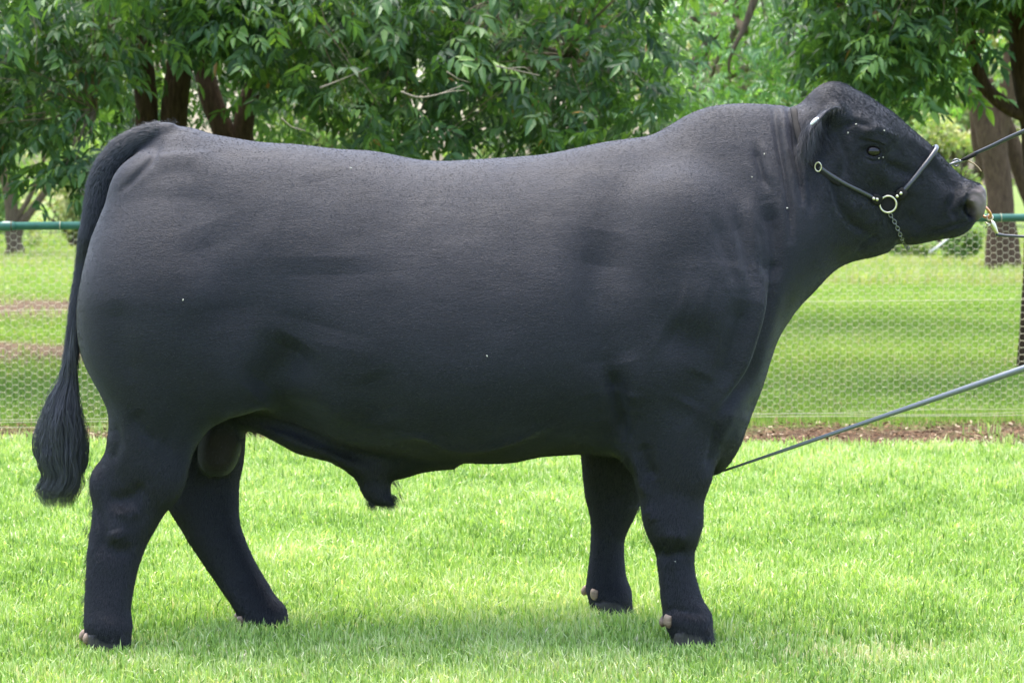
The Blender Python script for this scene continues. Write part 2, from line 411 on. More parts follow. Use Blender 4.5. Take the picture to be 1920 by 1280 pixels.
# ================================================================ TREES
def leaflets(c, d, nrm, L, W, tint, fold=.25, simple=False):
    """leaf blades at base points c pointing along d"""
    d = d / (np.linalg.norm(d, axis=1)[:, None] + 1e-9); s = np.cross(d, nrm); s /= np.linalg.norm(s, axis=1)[:, None] + 1e-9
    nn = np.cross(s, d); n = len(c); L = L[:, None]; W = W[:, None]
    if simple:
        V = np.stack([c, c + d * L * .45 + s * W * .5, c + d * L - nn * L * .12, c + d * L * .45 - s * W * .5], 1).reshape(-1, 3)
        b = np.arange(n)[:, None] * 4
        return V, [b + np.array([[0, 1, 2, 3]])], np.repeat(tint, 4)
    up = nn * W * fold
    m1 = c + d * L * .32; m2 = c + d * L * .68 - nn * L * .04; t = c + d * L - nn * L * .14
    V = np.stack([c, m1 - s * W * .5 + up, m1, m1 + s * W * .5 + up, m2 - s * W * .36 + up * .7, m2, m2 + s * W * .36 + up * .7, t], 1).reshape(-1, 3)
    b = np.arange(n)[:, None] * 8
    T = np.concatenate([b + np.array([[i, j, k]]) for i, j, k in ((0, 2, 1), (0, 3, 2), (4, 5, 7), (5, 6, 7))])
    Q = np.concatenate([b + np.array([[1, 2, 5, 4]]), b + np.array([[2, 3, 6, 5]])])
    return V, [T, Q], np.repeat(tint, 8)

def sprays(tips, per, r, L=.114, W=.039, rach=.20, nl=7, droop=.55, spread=.16, bright=0., simple=False, tintn=None):
    """compound leaves hung round twig tips"""
    n = len(tips) * per; c = np.repeat(tips, per, 0) + r.normal(0, spread, (n, 3)) * [1, 1, .7]
    base_t = np.repeat(r.normal(0, .20, len(tips)), per)
    az = r.uniform(0, 2 * math.pi, n); d = np.stack([np.cos(az), np.sin(az), -droop + r.normal(0, .35, n)], 1); d /= np.linalg.norm(d, axis=1)[:, None]
    nr = np.stack([r.normal(0, .45, n), r.normal(-.25, .45, n), np.ones(n)], 1); s = np.cross(d, nr); s /= np.linalg.norm(s, axis=1)[:, None]
    nr = np.cross(s, d); sc = r.uniform(.7, 1.15, n)
    C = []; Dd = []; N = []; LL = []; T = []
    pairs = (nl - 1) // 2
    for k in range(nl):
        if k == nl - 1: f = 1.0; side = 0; fw = 1.0
        else: f = .35 + .6 * (k // 2) / max(1, pairs - 0.5); side = 1 if k % 2 else -1; fw = .62
        cc = c + d * (rach * f * sc)[:, None]
        dd = d * fw + s * side * .8 + np.array([0, 0, -.30]) + r.normal(0, .13, (n, 3))
        C.append(cc); Dd.append(dd); N.append(nr + r.normal(0, .22, (n, 3))); LL.append(L * sc * r.uniform(.7, 1.2, n) * (1.1 if side == 0 else .95))
        T.append(np.clip(.45 + bright + base_t + r.normal(0, .16, n), 0, .96))
    C = np.concatenate(C); Dd = np.concatenate(Dd); N = np.concatenate(N); LL = np.concatenate(LL); T = np.concatenate(T)
    dead = r.random(len(T)) < .004; T[dead] = 1
    return leaflets(C, Dd, N, LL, LL * W / L * r.uniform(.85, 1.15, len(LL)), T, simple=simple)

def limb(a, b, r0, r1, rr, sag=.1, n=9, sides=7, wob=.06):
    a = np.array(a, float); b = np.array(b, float); t = np.linspace(0, 1, n)[:, None]; L = np.linalg.norm(b - a)
    p = a * (1 - t) + b * t; w = rr.normal(0, wob * L, (4, 3)); 
    for k in range(4): p = p + w[k] * np.sin(t * math.pi * (k + 1)) / (k + 1) * .5
    p[:, 2] += np.sin(t[:, 0] * math.pi) * sag * L
    return tube(p, np.linspace(r0, r1, n), sides), p

def trunk_tube(path, rad, rr, sides=16, n=26, rough=.09):
    p = smooth_path(path, n); rad_ = np.interp(np.linspace(0, 1, n), np.linspace(0, 1, len(rad)), rad)
    V, fs = tube(p, rad_, sides); m = n * sides
    c = np.repeat(p, sides, 0); dv = V[:m] - c; k = 1 + rough * fbm(V[:m] * [1, 1, .5], 9, 3, 71)[:, None] + .10 * fbm(V[:m] * [1, 1, .3], 3.0, 2, 74)[:, None]
    V[:m] = c + dv * k
    return V, fs

def tree(name, label, stems, limbs_from, tips, rr, barkm, leafm, per=9, group=None, twig_r=.006, leafkw={}, twigm=None, hubn=14):
    root = empty(name, (stems[0][0][0][0], stems[0][0][0][1], 0), label=label, cat='tree', group=group)
    V, fs = join([trunk_tube(p, r_, rr) for p, r_ in stems]); mesh_obj('trunk', V, fs, barkm, root)
    tips = np.asarray(tips)
    # hubs: limbs run from the stems to hubs, twigs from hubs to tips
    hubs = tips[rr.choice(len(tips), min(hubn, len(tips)), replace=False)] + [0, .2, .25]
    parts = []; nodes = []
    for h in hubs:
        s = limbs_from[np.argmin([np.linalg.norm(np.array(q) - h) for q in limbs_from])]
        (V, f), p = limb(s, h, .03 + twig_r, .012 + twig_r * .5, rr, .12); parts.append((V, f)); nodes.append(p[3:])
    nodes = np.concatenate(nodes)
    for tp in tips:
        dist = np.linalg.norm(nodes - tp, axis=1); s = nodes[np.argmin(dist)]
        (V, f), p = limb(s, tp, twig_r * 1.1, twig_r * .35, rr, .06, 6, 4, .07); parts.append((V, f))
    V, fs = join(parts); mesh_obj('branches', V, fs, twigm or barkm, root)
    V, fs, tt = sprays(tips, per, rr, **leafkw); mesh_obj('crown', V, fs, leafm, root, smooth=False, attrs={'tint': tt})
    return root

def tips_in(rr, n, x0, x1, D0, D1, zlow, zhi, bias=1.7):
    """random twig tips between depths; zlow is a function of x (metres)"""
    x = rr.uniform(x0, x1, n); D = D0 + (D1 - D0) * rr.random(n) ** 1.2
    lo = np.array([zlow(a, b) for a, b in zip(x, D)]); z = lo + (zhi - lo) * rr.random(n) ** bias
    return np.stack([x, D - CAMD, z], 1)
def zl(xs, ys):
    """lower fringe of a crown in metres against x in metres"""
    xs = np.asarray(xs); ys = np.asarray(ys)
    return lambda x, D: np.interp(x, xs, ys)

rt = np.random.default_rng(101)
def px_at(px, D): return (px - 960) / F * D
def z_at(py, D): return P(960, py, D - CAMD)[2]
# --- two stemmed ash behind the rump
Dt = 18.6
st = []
for pts, rad in (([(262, 720), (272, 300), (278, 200), (268, 120), (250, 0), (235, -200)], [.11, .085, .08, .075, .06]),
                 ([(330, 720), (322, 330), (325, 210), (338, 120), (352, 0), (380, -260)], [.15, .10, .095, .09, .07])):
    st.append(([P(a, b, Dt - CAMD + .2 * (b < 0)) if b < 700 else np.array([P(a, b, Dt - CAMD)[0], Dt - CAMD, -.1]) for a, b in pts], rad))
low = zl([-5, -3.7, -3.45, -3.2, -3.0, -2.62, -2.42, -2.1, -1.85, -1.5, -1.0, -.5, 0, .6, 1.1, 1.4], [1.62, 1.6, 1.48, 1.62, 1.85, 2.05, 2.55, 2.55, 2.25, 1.85, 1.62, 1.6, 1.6, 1.62, 1.75, 1.95])
tp = np.concatenate([tips_in(rt, 290, -5.2, -1.75, 16.0, 18.2, low, 3.1, 1.1), tips_in(rt, 80, -5.2, -1.6, 18.2, 20.5, low, 3.4, 1.0), tips_in(rt, 40, -5.2, -1.6, 16.5, 20.5, lambda x, D: 3.0, 4.8, 1.0)])
hang = P(128, 345, 16.2 - CAMD); tp = np.concatenate([tp, tips_in(rt, 75, -3.3, -1.7, 20.3, 22.5, lambda x, D: 1.5, 3.2, 1.0), hang + rt.normal(0, .035, (3, 3)) + [0, 0, .10], hang + rt.normal(0, .06, (4, 3)) + [0.02, 0, .24]])
ash = tree('ash_tree', 'dark leafy tree with two brown stems rising behind the rump of the bull', st, [s[0][3] for s in st] + [s[0][4] for s in st], tp, rt, M_BARK, M_LEAF, 9, 'broad leaved trees behind the fence', twigm=M_TWIG)
# --- middle tree over the back of the bull
st = []
Dt = 19.6
for pts, rad in (([(470, 760), (445, 320), (418, 240), (388, 180), (372, 60), (360, -200)], [.14, .10, .085, .07, .06]),
                 ([(500, 760), (470, 330), (447, 260), (470, 160), (560, 20), (640, -200)], [.13, .09, .075, .07, .05]),):
    st.append(([P(a, b, Dt - CAMD) if b < 700 else np.array([P(a, b, Dt - CAMD)[0], Dt - CAMD, -.1]) for a, b in pts], rad))
tp = np.concatenate([tips_in(rt, 250, -1.9, 1.0, 16.2, 18.6, low, 3.1, 1.1), tips_in(rt, 90, -1.8, 1.3, 18.6, 20.8, low, 3.4, 1.0), tips_in(rt, 40, -1.8, 1.4, 16.5, 20.8, lambda x, D: 3.0, 4.8, 1.0)])
mid_tree = tree('ash_tree', 'dense dark green tree filling the view above the back of the bull', st, [s[0][3] for s in st] + [s[0][4] for s in st], tp, rt, M_BARK, M_LEAF, 9, 'broad leaved trees behind the fence', twigm=M_TWIG)
M_BARE, _, _ = mat('bare_twig_wood', (.22, .19, .14), .8, 0, .2)
for path, r0, dd in (([(752, 172), (783, 185), (822, 178), (868, 160)], .0065, 15.6), ([(822, 177), (850, 171), (872, 170)], .004, 15.6), ([(930, 124), (975, 134), (1012, 142)], .006, 15.8), ([(958, 128), (985, 126), (1000, 140)], .004, 15.8),
        ([(528, 222), (545, 238), (573, 246)], .006, 15.5), ([(838, 135), (858, 148), (880, 155)], .005, 15.7), ([(600, 165), (640, 150), (690, 128)], .006, 15.9), ([(60, 20), (70, 70), (66, 125)], .005, 15.9)):
    V, fs = tube(smooth_path([P(x, y, dd - CAMD + .04 * k) for k, (x, y) in enumerate(path)], 14), np.linspace(r0, r0 * .45, 14), 6); mesh_obj('bare_twig', V, fs, M_BARE, mid_tree if path[0][0] > 590 else ash)
# --- brighter finer tree behind the withers
Dt = 25.
low2 = zl([1.2, 1.6, 2.2, 2.8, 3.4, 3.9], [1.7, 1.75, 1.9, 1.95, 2.0, 2.3])
st = [([np.array([px_at(1290, Dt), Dt - CAMD, -.1])] + [P(a, b, Dt - CAMD) for a, b in ((1285, 420), (1268, 200), (1300, 120), (1345, 60), (1420, -150))], [.16, .12, .10, .06, .04, .03]),
      ([P(a, b, Dt - CAMD - .5) for a, b in ((1268, 200), (1390, 130), (1500, 100), (1600, 20))], [.05, .035, .025, .015]),
      ([P(a, b, Dt - CAMD - k_) for a, b, k_ in ((1290, 40, 0), (1330, 30, -.0), (1380, 40, .8), (1398, 60, 1.8), (1395, 55, 2.4))], [.06, .05, .045, .04, .03]),
      ([P(a, b, Dt - CAMD - 2.4) for a, b in ((1370, 155), (1366, 130), (1368, 105), (1395, 55), (1418, -10))], [.006, .015, .022, .03, .035])]
tp = np.concatenate([tips_in(rt, 330, 1.3, 4.2, 22.5, 26.5, low2, 4.0, 1.0), tips_in(rt, 60, 1.3, 4.6, 22.5, 27, lambda x, D: 4.0, 6.5, 1.0)])
tree('bright_leaved_tree', 'lighter green fine leaved tree between the withers and the head of the bull', st, [s[0][2] for s in st] + [s[0][-1] for s in st], tp, rt, M_BARK2, M_LEAF2, 11, 'broad leaved trees behind the fence', leafkw=dict(L=.085, W=.03, rach=.15, spread=.17, nl=7, bright=.1), twigm=M_TWIG)
# --- right tree, trunk cut by the frame edge, crown hangs over the head
Dt = 18.4
st = [([np.array([px_at(1938, Dt), Dt - CAMD, -.1])] + [P(a, b, Dt - CAMD) for a, b in ((1932, 680), (1938, 560), (1946, 400), (1942, 300), (1934, 200), (1922, 120), (1920, 40), (1915, -200))], [.10, .09, .09, .09, .10, .11, .11, .11, .09]),
      ([P(a, b, Dt - CAMD) for a, b in ((1930, 220), (1890, 205), (1845, 165), (1825, 100), (1800, -60))], [.06, .05, .045, .04, .03])]
low3 = zl([1.9, 2.2, 2.5, 2.8, 2.95, 3.1, 3.7, 4.2], [2.55, 2.2, 2.0, 1.95, 2.15, 2.75, 2.8, 2.5])
tp = np.concatenate([tips_in(rt, 260, 2.05, 4.3, 16.8, 18.8, low3, 3.2, 1.1), tips_in(rt, 50, 2.1, 4.8, 17, 20, lambda x, D: 2.9, 4.6, 1.0)])
tree('ash_tree', 'dark leaved tree at the right edge with a trunk cut off by the frame', st, [s[0][3] for s in st] + [st[1][0][-1], st[0][0][-1]], tp, rt, M_BARK, M_LEAF, 9, 'broad leaved trees behind the fence', leafkw=dict(bright=.08), twigm=M_TWIG)
# --- forked trunk further off
Dt = 38.
st = [([np.array([px_at(1882, Dt), Dt - CAMD, -.1])] + [P(a, b, Dt - CAMD) for a, b in ((1880, 490), (1877, 400), (1870, 320), (1855, 250), (1840, 190), (1815, 110), (1790, -60))], [.30, .22, .20, .20, .20, .15, .13, .10]),
      ([P(a, b, Dt - CAMD) for a, b in ((1868, 330), (1868, 260), (1885, 195), (1895, 120), (1900, -60))], [.18, .16, .13, .11, .08]),
      ([P(a, b, Dt - CAMD + .4) for a, b in ((1850, 320), (1832, 260), (1826, 190), (1835, 60))], [.14, .09, .08, .06])]
st.append(([np.array([px_at(2040, Dt), Dt - CAMD + .6, -.1])] + [P(a, b, Dt - CAMD + .5) for a, b in ((1985, 480), (1935, 370), (1908, 300), (1890, 245), (1868, 190), (1850, 150))], [.26, .20, .16, .15, .14, .13, .10]))
tp = np.concatenate([tips_in(rt, 60, 5.6, 9.0, 36, 40, lambda x, D: 3.0, 6.5, 1.2)])
tree('forked_tree', 'stout brown forked trunk standing alone behind the muzzle of the bull', st, [s[0][-1] for s in st[:3]], tp, rt, M_BARK3, M_LEAF3, 10, 'broad leaved trees behind the fence', twig_r=.012, leafkw=dict(L=.13, W=.05, rach=.25, spread=.3, simple=True))
# --- slender tree at far left
Dt = 44.
st = [([np.array([px_at(40, Dt), Dt - CAMD, -.1])] + [P(a, b, Dt - CAMD) for a, b in ((22, 440), (22, 390), (12, 330), (-30, 250))], [.16, .12, .11, .08, .05]),
      ([P(a, b, Dt - CAMD) for a, b in ((18, 485), (40, 420), (70, 380), (95, 345), (130, 290))], [.12, .09, .075, .06, .04]),
      ([P(a, b, Dt - CAMD) for a, b in ((20, 470), (30, 410), (48, 385), (70, 340), (85, 290))], [.07, .06, .05, .04, .03])]
tp = tips_in(rt, 150, -10.5, -7.2, 42, 46, lambda x, D: 1.9, 4.5, 1.3)
tree('slender_tree', 'thin pale tree with slanting stems seen under the leaves at far left', st, [s[0][-1] for s in st], tp, rt, M_BARK2, M_LEAF3, 10, 'broad leaved trees behind the fence', twig_r=.010, leafkw=dict(L=.11, W=.045, rach=.22, spread=.26, simple=True))

# --- shrubs and far trees
def shrub(name, label, c, size, n, rr, L, bright, group, cat='shrub', trunk=False):
    root = empty(name, (c[0], c[1], 0), label=label, cat=cat, group=group)
    rx, ry, rz = size; parts = []
    lobes = [(np.array([c[0] + rr.uniform(-.6, .6) * rx, c[1] + rr.uniform(-.5, .5) * ry, rz * rr.uniform(.25, .8)]), rr.uniform(.35, .6)) for _ in range(9)]
    for lc, s in lobes:
        (V, f), p = limb((c[0] + rr.uniform(-.1, .1), c[1], -.05), lc, .05 * rz / 2, .012, rr, .05, 8, 6); parts.append((V, f))
        for _ in range(4):
            (V, f), p2 = limb(p[5], lc + rr.normal(0, .4, 3) * [rx * s, ry * s, rz * s * .6], .018, .006, rr, .05, 6, 4); parts.append((V, f))
    V, fs = join(parts); mesh_obj('trunk' if trunk else 'stem', V, fs, M_BARK2, root)
    idx = rr.integers(0, len(lobes), n); u = rr.normal(0, 1, (n, 3)); u /= np.linalg.norm(u, axis=1)[:, None]; rad = rr.random(n) ** .45
    C = np.stack([lobes[i][0] for i in range(len(lobes))])[idx]; S = np.array([l[1] for l in lobes])[idx]
    pos = C + u * (rad * S)[:, None] * [rx, ry, rz * .55]; k = fbm(pos, 2.2 / max(.5, rz / 2), 3, 81) > -.25
    k &= pos[:, 2] > .02; pos = pos[k]; n = len(pos)
    d = rr.normal(0, 1, (n, 3)) + [0, 0, -.2]; nn = rr.normal(0, .6, (n, 3)) + [0, -.4, .8]
    LL = L * rr.uniform(.6, 1.3, n); t = np.clip(.5 + bright + .25 * fbm(pos, 1.2, 2, 83) + rr.normal(0, .15, n), 0, 1)
    V, fs, tt = leaflets(pos, d, nn, LL, LL * .5, t, simple=True)
    mesh_obj('crown' if trunk else 'foliage', V, fs, M_LEAF3, root, smooth=False, attrs={'tint': tt})
rs = np.random.default_rng(55)
def D_shrub(px, D, hw_px, z, n, L, br, label, name='shrub', group='shrubs beyond the paddock', trunk=False, cat='shrub'):
    hw = hw_px / F * D
    shrub(name, label, (px_at(px, D), D - CAMD), (hw, hw * .8, z), n, rs, L, br, group, cat, trunk)
D_shrub(150, 50, 110, 2.2, 9000, .13, .35, 'pale green shrub seen under the leaves at far left')
D_shrub(-60, 54, 130, 3.4, 9000, .15, .15, 'taller pale shrub cut off by the left edge of the photo')
D_shrub(1770, 47, 80, 2.6, 8000, .12, .42, 'light olive shrub between the head and the forked trunk')
D_shrub(1700, 56, 120, 1.9, 7000, .14, .5, 'low straw green shrub behind the bridge of the nose')
D_shrub(1960, 52, 70, 2.6, 5000, .14, .45, 'pale shrub at the right edge behind the forked trunk')
D_shrub(1800, 41.5, 45, .62, 4500, .07, .2, 'small leafy weed clump beside the foot of the forked trunk', 'weed_clump', 'weeds by the trees', cat='weed')
D_shrub(1700, 43, 70, .45, 4500, .07, .2, 'low weed clump in the grass below the chin of the bull', 'weed_clump', 'weeds by the trees', cat='weed')
for i, (px, D, hw, z, lab) in enumerate(((-260, 74, 250, 8, 'bright far tree beyond the left edge'), (240, 70, 240, 8.5, 'bright far tree glimpsed between the two brown stems'),
        (650, 76, 260, 9, 'bright far tree glimpsed through the leaves over the loin'), (1080, 72, 250, 8.5, 'bright far tree glimpsed through the leaves before the withers'),
        (1440, 68, 230, 8, 'bright far tree behind the fine leaved tree'), (1790, 80, 240, 8, 'hazy far tree behind the forked trunk'), (2180, 74, 250, 8, 'far tree beyond the right edge'), (-760, 72, 260, 8, 'farthest left tree beyond the left edge'), (2640, 72, 260, 8, 'farthest right tree beyond the right edge'))):
    D_shrub(px, D, hw, z, 11000, .30, .3, lab, 'far_tree', 'far trees beyond the paddock', True, 'tree')

# ================================================================ THE BULL: one distance field, meshed as one surface
RES = 0.0085
X0, X1, Y0_, Y1_, Z0, Z1 = -1.42, 1.50, -.52, .56, -.06, 1.72
gx = np.arange(X0, X1, RES); gy = np.arange(Y0_, Y1_, RES); gz = np.arange(Z0, Z1, RES)
FIELD = np.full((len(gx), len(gy), len(gz)), .3, dtype=np.float32)
def sub(lo, hi, pad=.07):
    s = []
    for g, a, b in ((gx, lo[0], hi[0]), (gy, lo[1], hi[1]), (gz, lo[2], hi[2])):
        i0 = max(0, int((a - pad - g[0]) / RES)); i1 = min(len(g), int((b + pad - g[0]) / RES) + 2); s.append(slice(i0, i1))
    return tuple(s), np.meshgrid(gx[s[0]], gy[s[1]], gz[s[2]], indexing='ij', sparse=True)
def smin(a, b, k):
    h = np.maximum(k - np.abs(a - b), 0) / k
    return np.minimum(a, b) - h * h * k * .25
def normd(f):
    g = np.gradient(f, RES); m = np.sqrt(g[0] ** 2 + g[1] ** 2 + g[2] ** 2)
    return f / np.clip(m, .25, 6)
def add(s, d, k): FIELD[s] = smin(FIELD[s], d.astype(np.float32), k)
def cut(s, d, k): FIELD[s] = -smin(-FIELD[s], d.astype(np.float32), k)

def loft(u, A, B, hw, yc, k=.04, n=2.2, skew=0., z=None):
    """stations: A top points, B bottom points (3D); u axis direction in xz; ellipse like sections"""
    A = np.asarray(A); B = np.asarray(B); u = np.array([u[0], 0., u[1]], float); u /= np.linalg.norm(u)
    v = np.array([-u[2], 0, u[0]])
    if np.dot((A - B).sum(0), v) < 0: v = -v
    M = len(A); hw = np.broadcast_to(hw, (M,)).astype(float); yc = np.broadcast_to(yc, (M,)).astype(float)
    n = np.broadcast_to(n, (M,)).astype(float); skew = np.broadcast_to(skew, (M,)).astype(float)
    t = ((A + B) / 2) @ u; a = A @ v; b = B @ v; o = np.argsort(t)
    tt = np.linspace(t.min(), t.max(), 400); cols = []
    for c in (a, b, hw, yc, n, skew):
        q = np.interp(tt, t[o], c[o]); w = 9
        e = np.pad(q, w, mode='reflect', reflect_type='odd'); ker = np.hanning(2 * w + 1); ker /= ker.sum()
        cols.append(np.convolve(e, ker, 'valid'))
    P_ = np.concatenate([A, B]); lo = P_.min(0); hi = P_.max(0); lo[1] = (yc - hw * 1.15).min(); hi[1] = (yc + hw * 1.15).max()
    s, (X, Y, Z) = sub(lo, hi)
    T = X * u[0] + Z * u[2]; Vv = X * v[0] + Z * v[2]
    ta, tb, th, ty, tn, tk = [np.interp(T, tt, c) for c in cols]
    h = np.maximum((ta - tb) / 2, .004); sv = (Vv - (ta + tb) / 2) / h; th = np.maximum(th, .004)
    ww = np.maximum(th * (1 + tk * np.clip(sv, -1, 1)), .003)
    r = (np.abs((Y - ty) / ww) ** tn + np.abs(sv) ** tn) ** (1 / tn)
    f = (r - 1) * np.minimum(h, th) + 0 * Y
    d = normd(f)
    d = np.maximum(d, np.maximum(T - tt[-1], tt[0] - T) + 0 * Y)
    add(s, d, k)
def blob(c, r, k=.05, rot=0., do=add, tilt=0.):
    """ellipsoid, rot turns it in the xz plane (degrees, counter-clockwise seen from the camera)"""
    c = np.array(c, float); R = max(r); s, (X, Y, Z) = sub(c - R, c + R)
    a = math.radians(rot); dx, dy, dz = X - c[0], Y - c[1], Z - c[2]
    if tilt:
        b = math.radians(tilt); dy, dz = dy * math.cos(b) + dz * math.sin(b), -dy * math.sin(b) + dz * math.cos(b)
    p = dx * math.cos(a) + dz * math.sin(a); q = -dx * math.sin(a) + dz * math.cos(a)
    g = np.sqrt((p / r[0]) ** 2 + (dy / r[1]) ** 2 + (q / r[2]) ** 2); g2 = np.sqrt((p / r[0] ** 2) ** 2 + (dy / r[1] ** 2) ** 2 + (q / r[2] ** 2) ** 2) + 1e-6
    do(s, g * (g - 1) / g2, k)
def caps(pts, rad, k=.02, n=40):
    p = smooth_path(pts, n); rr_ = np.interp(np.linspace(0, 1, n), np.linspace(0, 1, len(rad)), rad)
    s, (X, Y, Z) = sub(p.min(0) - max(rad), p.max(0) + max(rad)); D = None
    for i in range(n):
        e = np.sqrt((X - p[i, 0]) ** 2 + (Y - p[i, 1]) ** 2 + (Z - p[i, 2]) ** 2) - rr_[i]
        D = e if D is None else smin(D, e, .004)
    add(s, D, k)

def torso():
    S = [(236, 305, 640, .10), (260, 278, 680, .17), (290, 252, 705, .22), (320, 236, 725, .25), (360, 240, 745, .285), (400, 253, 758, .305), (475, 266, 772, .33),
         (530, 269, 780, .345), (560, 271, 786, .35), (600, 276, 804, .36), (640, 279, 824, .37), (700, 282, 842, .385), (740, 290, 850, .39), (773, 298, 854, .395), (827, 303, 862, .40), (907, 299, 868, .40),
         (960, 296, 866, .40), (1015, 291, 852, .395), (1073, 278, 848, .385), (1140, 265, 844, .37), (1220, 256, 852, .36), (1257, 234, 862, .35),
         (1290, 214, 876, .345), (1325, 201, 890, .335), (1347, 197, 889, .325), (1366, 195, 868, .315), (1381, 193, 838, .305), (1394, 193, 796, .295), (1411, 194, 764, .28), (1430, 195, 735, .265), (1441, 196, 660, .255),
         (1460, 198, 630, .24), (1477, 201, 602, .23), (1497, 206, 575, .22), (1532, 220, 543, .205), (1552, 235, 517, .19), (1580, 262, 496, .17), (1610, 300, 486, .14), (1640, 350, 483, .10), (1668, 405, 470, .06)]
    A = [P(x, a, 0) for x, a, b, h in S]; B = [P(x, b, 0) for x, a, b, h in S]
    x = np.array([s[0] for s in S]); sk = np.interp(x, [200, 400, 600, 1000, 1240, 1330, 1480, 1560], [0, -.13, -.25, -.26, -.30, -.40, -.36, -.1])
    nn = np.interp(x, [200, 320, 500, 900, 1200, 1400, 1500, 1660], [2.0, 2.05, 2.12, 2.12, 2.08, 2.05, 2.0, 2.0])
    loft((1, 0), A, B, [s[3] for s in S], 0., .03, nn, sk)
def vleg(S, k=.05, n=2.2):
    """S rows: py, left px, right px, half depth, y centre"""
    A = [P(l, py, yc) for py, l, r, h, yc in S]; B = [P(r, py, yc) for py, l, r, h, yc in S]
    loft((0, 1), A, B, [s[3] for s in S], [s[4] for s in S], k, n)
torso()
# near hind quarter and leg
vleg([(290, 262, 400, .07, -.11), (320, 232, 440, .10, -.12), (360, 208, 480, .127, -.13), (400, 189, 505, .148, -.14), (450, 172, 525, .168, -.15), (500, 160, 535, .184, -.16), (560, 151, 530, .20, -.17), (620, 149, 515, .20, -.17),
      (660, 154, 500, .195, -.175), (698, 168, 480, .18, -.185), (728, 185, 455, .165, -.195), (766, 204, 418, .145, -.205), (800, 208, 393, .12, -.21), (835, 203, 370, .10, -.215), (860, 191, 357, .088, -.22), (880, 178, 347, .08, -.222),
      (906, 169, 333, .074, -.225), (931, 173, 323, .07, -.23), (955, 175, 312, .066, -.235), (981, 172, 297, .062, -.24), (1010, 168, 280, .058, -.245), (1030, 165, 270, .056, -.25), (1067, 162, 257, .054, -.255), (1100, 160, 250, .054, -.26), (1121, 159, 247, .056, -.265),
      (1150, 158, 242, .060, -.268), (1170, 160, 240, .062, -.27), (1190, 164, 243, .062, -.27), (1210, 162, 247, .062, -.27), (1228, 168, 250, .058, -.27)], .035, 2.25)
# far hind
vleg([(290, 262, 400, .10, .13), (320, 232, 440, .14, .14), (360, 210, 480, .165, .15), (400, 192, 505, .18, .155), (500, 166, 535, .195, .165), (600, 160, 520, .20, .17), (660, 172, 505, .19, .17), (720, 205, 490, .17, .165), (780, 250, 466, .14, .16), (819, 268, 459, .12, .155),
      (863, 285, 455, .10, .15), (913, 300, 447, .085, .145), (950, 314, 446, .078, .14), (985, 337, 449, .07, .135), (1015, 355, 460, .064, .13), (1046, 375, 474, .06, .13), (1070, 391, 487, .058, .13), (1096, 409, 503, .058, .125), (1125, 430, 518, .06, .12),
      (1145, 444, 527, .062, .12), (1161, 450, 536, .062, .12), (1176, 452, 540, .060, .12), (1196, 458, 545, .056, .12)], .035, 2.25)
# near fore
vleg([(520, 1180, 1420, .06, -.25), (600, 1150, 1420, .085, -.245), (660, 1145, 1405, .10, -.24), (720, 1152, 1385, .105, -.235), (780, 1161, 1362, .10, -.235), (827, 1168, 1345, .092, -.235), (855, 1175, 1337, .085, -.235), (898, 1191, 1326, .075, -.235),
      (924, 1197, 1319, .068, -.235), (942, 1201, 1317, .066, -.235), (974, 1206, 1317, .062, -.235), (990, 1212, 1314, .060, -.235), (1003, 1220, 1310, .057, -.235), (1024, 1227, 1304, .052, -.235), (1050, 1232, 1300, .047, -.235),
      (1075, 1235, 1302, .047, -.235), (1103, 1238, 1309, .050, -.235), (1130, 1241, 1318, .055, -.235), (1150, 1244, 1325, .058, -.235), (1175, 1252, 1333, .060, -.235), (1195, 1258, 1338, .058, -.235), (1222, 1264, 1343, .054, -.235)], .035, 2.3)
# far fore
vleg([(700, 1090, 1330, .09, .22), (780, 1085, 1290, .10, .23), (820, 1087, 1250, .09, .24), (852, 1090, 1226, .08, .25), (888, 1094, 1213, .075, .26), (910, 1096, 1208, .07, .27), (931, 1098, 1203, .067, .28), (949, 1103, 1198, .064, .285), (967, 1107, 1190, .06, .29), (985, 1109, 1181, .056, .295),
      (1010, 1109, 1170, .052, .30), (1039, 1107, 1168, .05, .30), (1060, 1105, 1170, .05, .30), (1078, 1102, 1172, .052, .30), (1103, 1100, 1176, .056, .30), (1120, 1106, 1181, .057, .30), (1138, 1108, 1186, .056, .30), (1164, 1114, 1192, .052, .30)], .035, 2.25)
# sheath along the belly midline and its hanging tip
SH = [(425, 760, 792), (455, 766, 806), (485, 772, 810), (520, 776, 826), (560, 782, 847), (618, 800, 863), (645, 806, 878), (672, 812, 896), (700, 816, 902), (728, 820, 899), (755, 826, 896), (790, 832, 884), (850, 840, 872)]
loft((1, 0), [P(x, a, 0) for x, a, b in SH], [P(x, b, 0) for x, a, b in SH], [.06, .08, .10, .125, .14, .13, .10, .065, .05, .05, .07, .09, .1], 0, .05, 2.0)
vleg([(862, 652, 770, .05, 0), (880, 657, 750, .045, 0), (897, 668, 736, .04, 0), (915, 675, 732, .036, 0), (925, 679, 734, .034, 0), (938, 688, 739, .028, 0), (947, 697, 738, .016, 0)], .02, 2.2)
# scrotum
vleg([(745, 395, 470, .05, .0), (780, 385, 462, .055, .0), (810, 377, 458, .062, 0), (840, 371, 453, .068, 0), (865, 371, 446, .068, 0), (880, 376, 438, .055, 0), (892, 388, 424, .03, 0)], .012, 2.3)
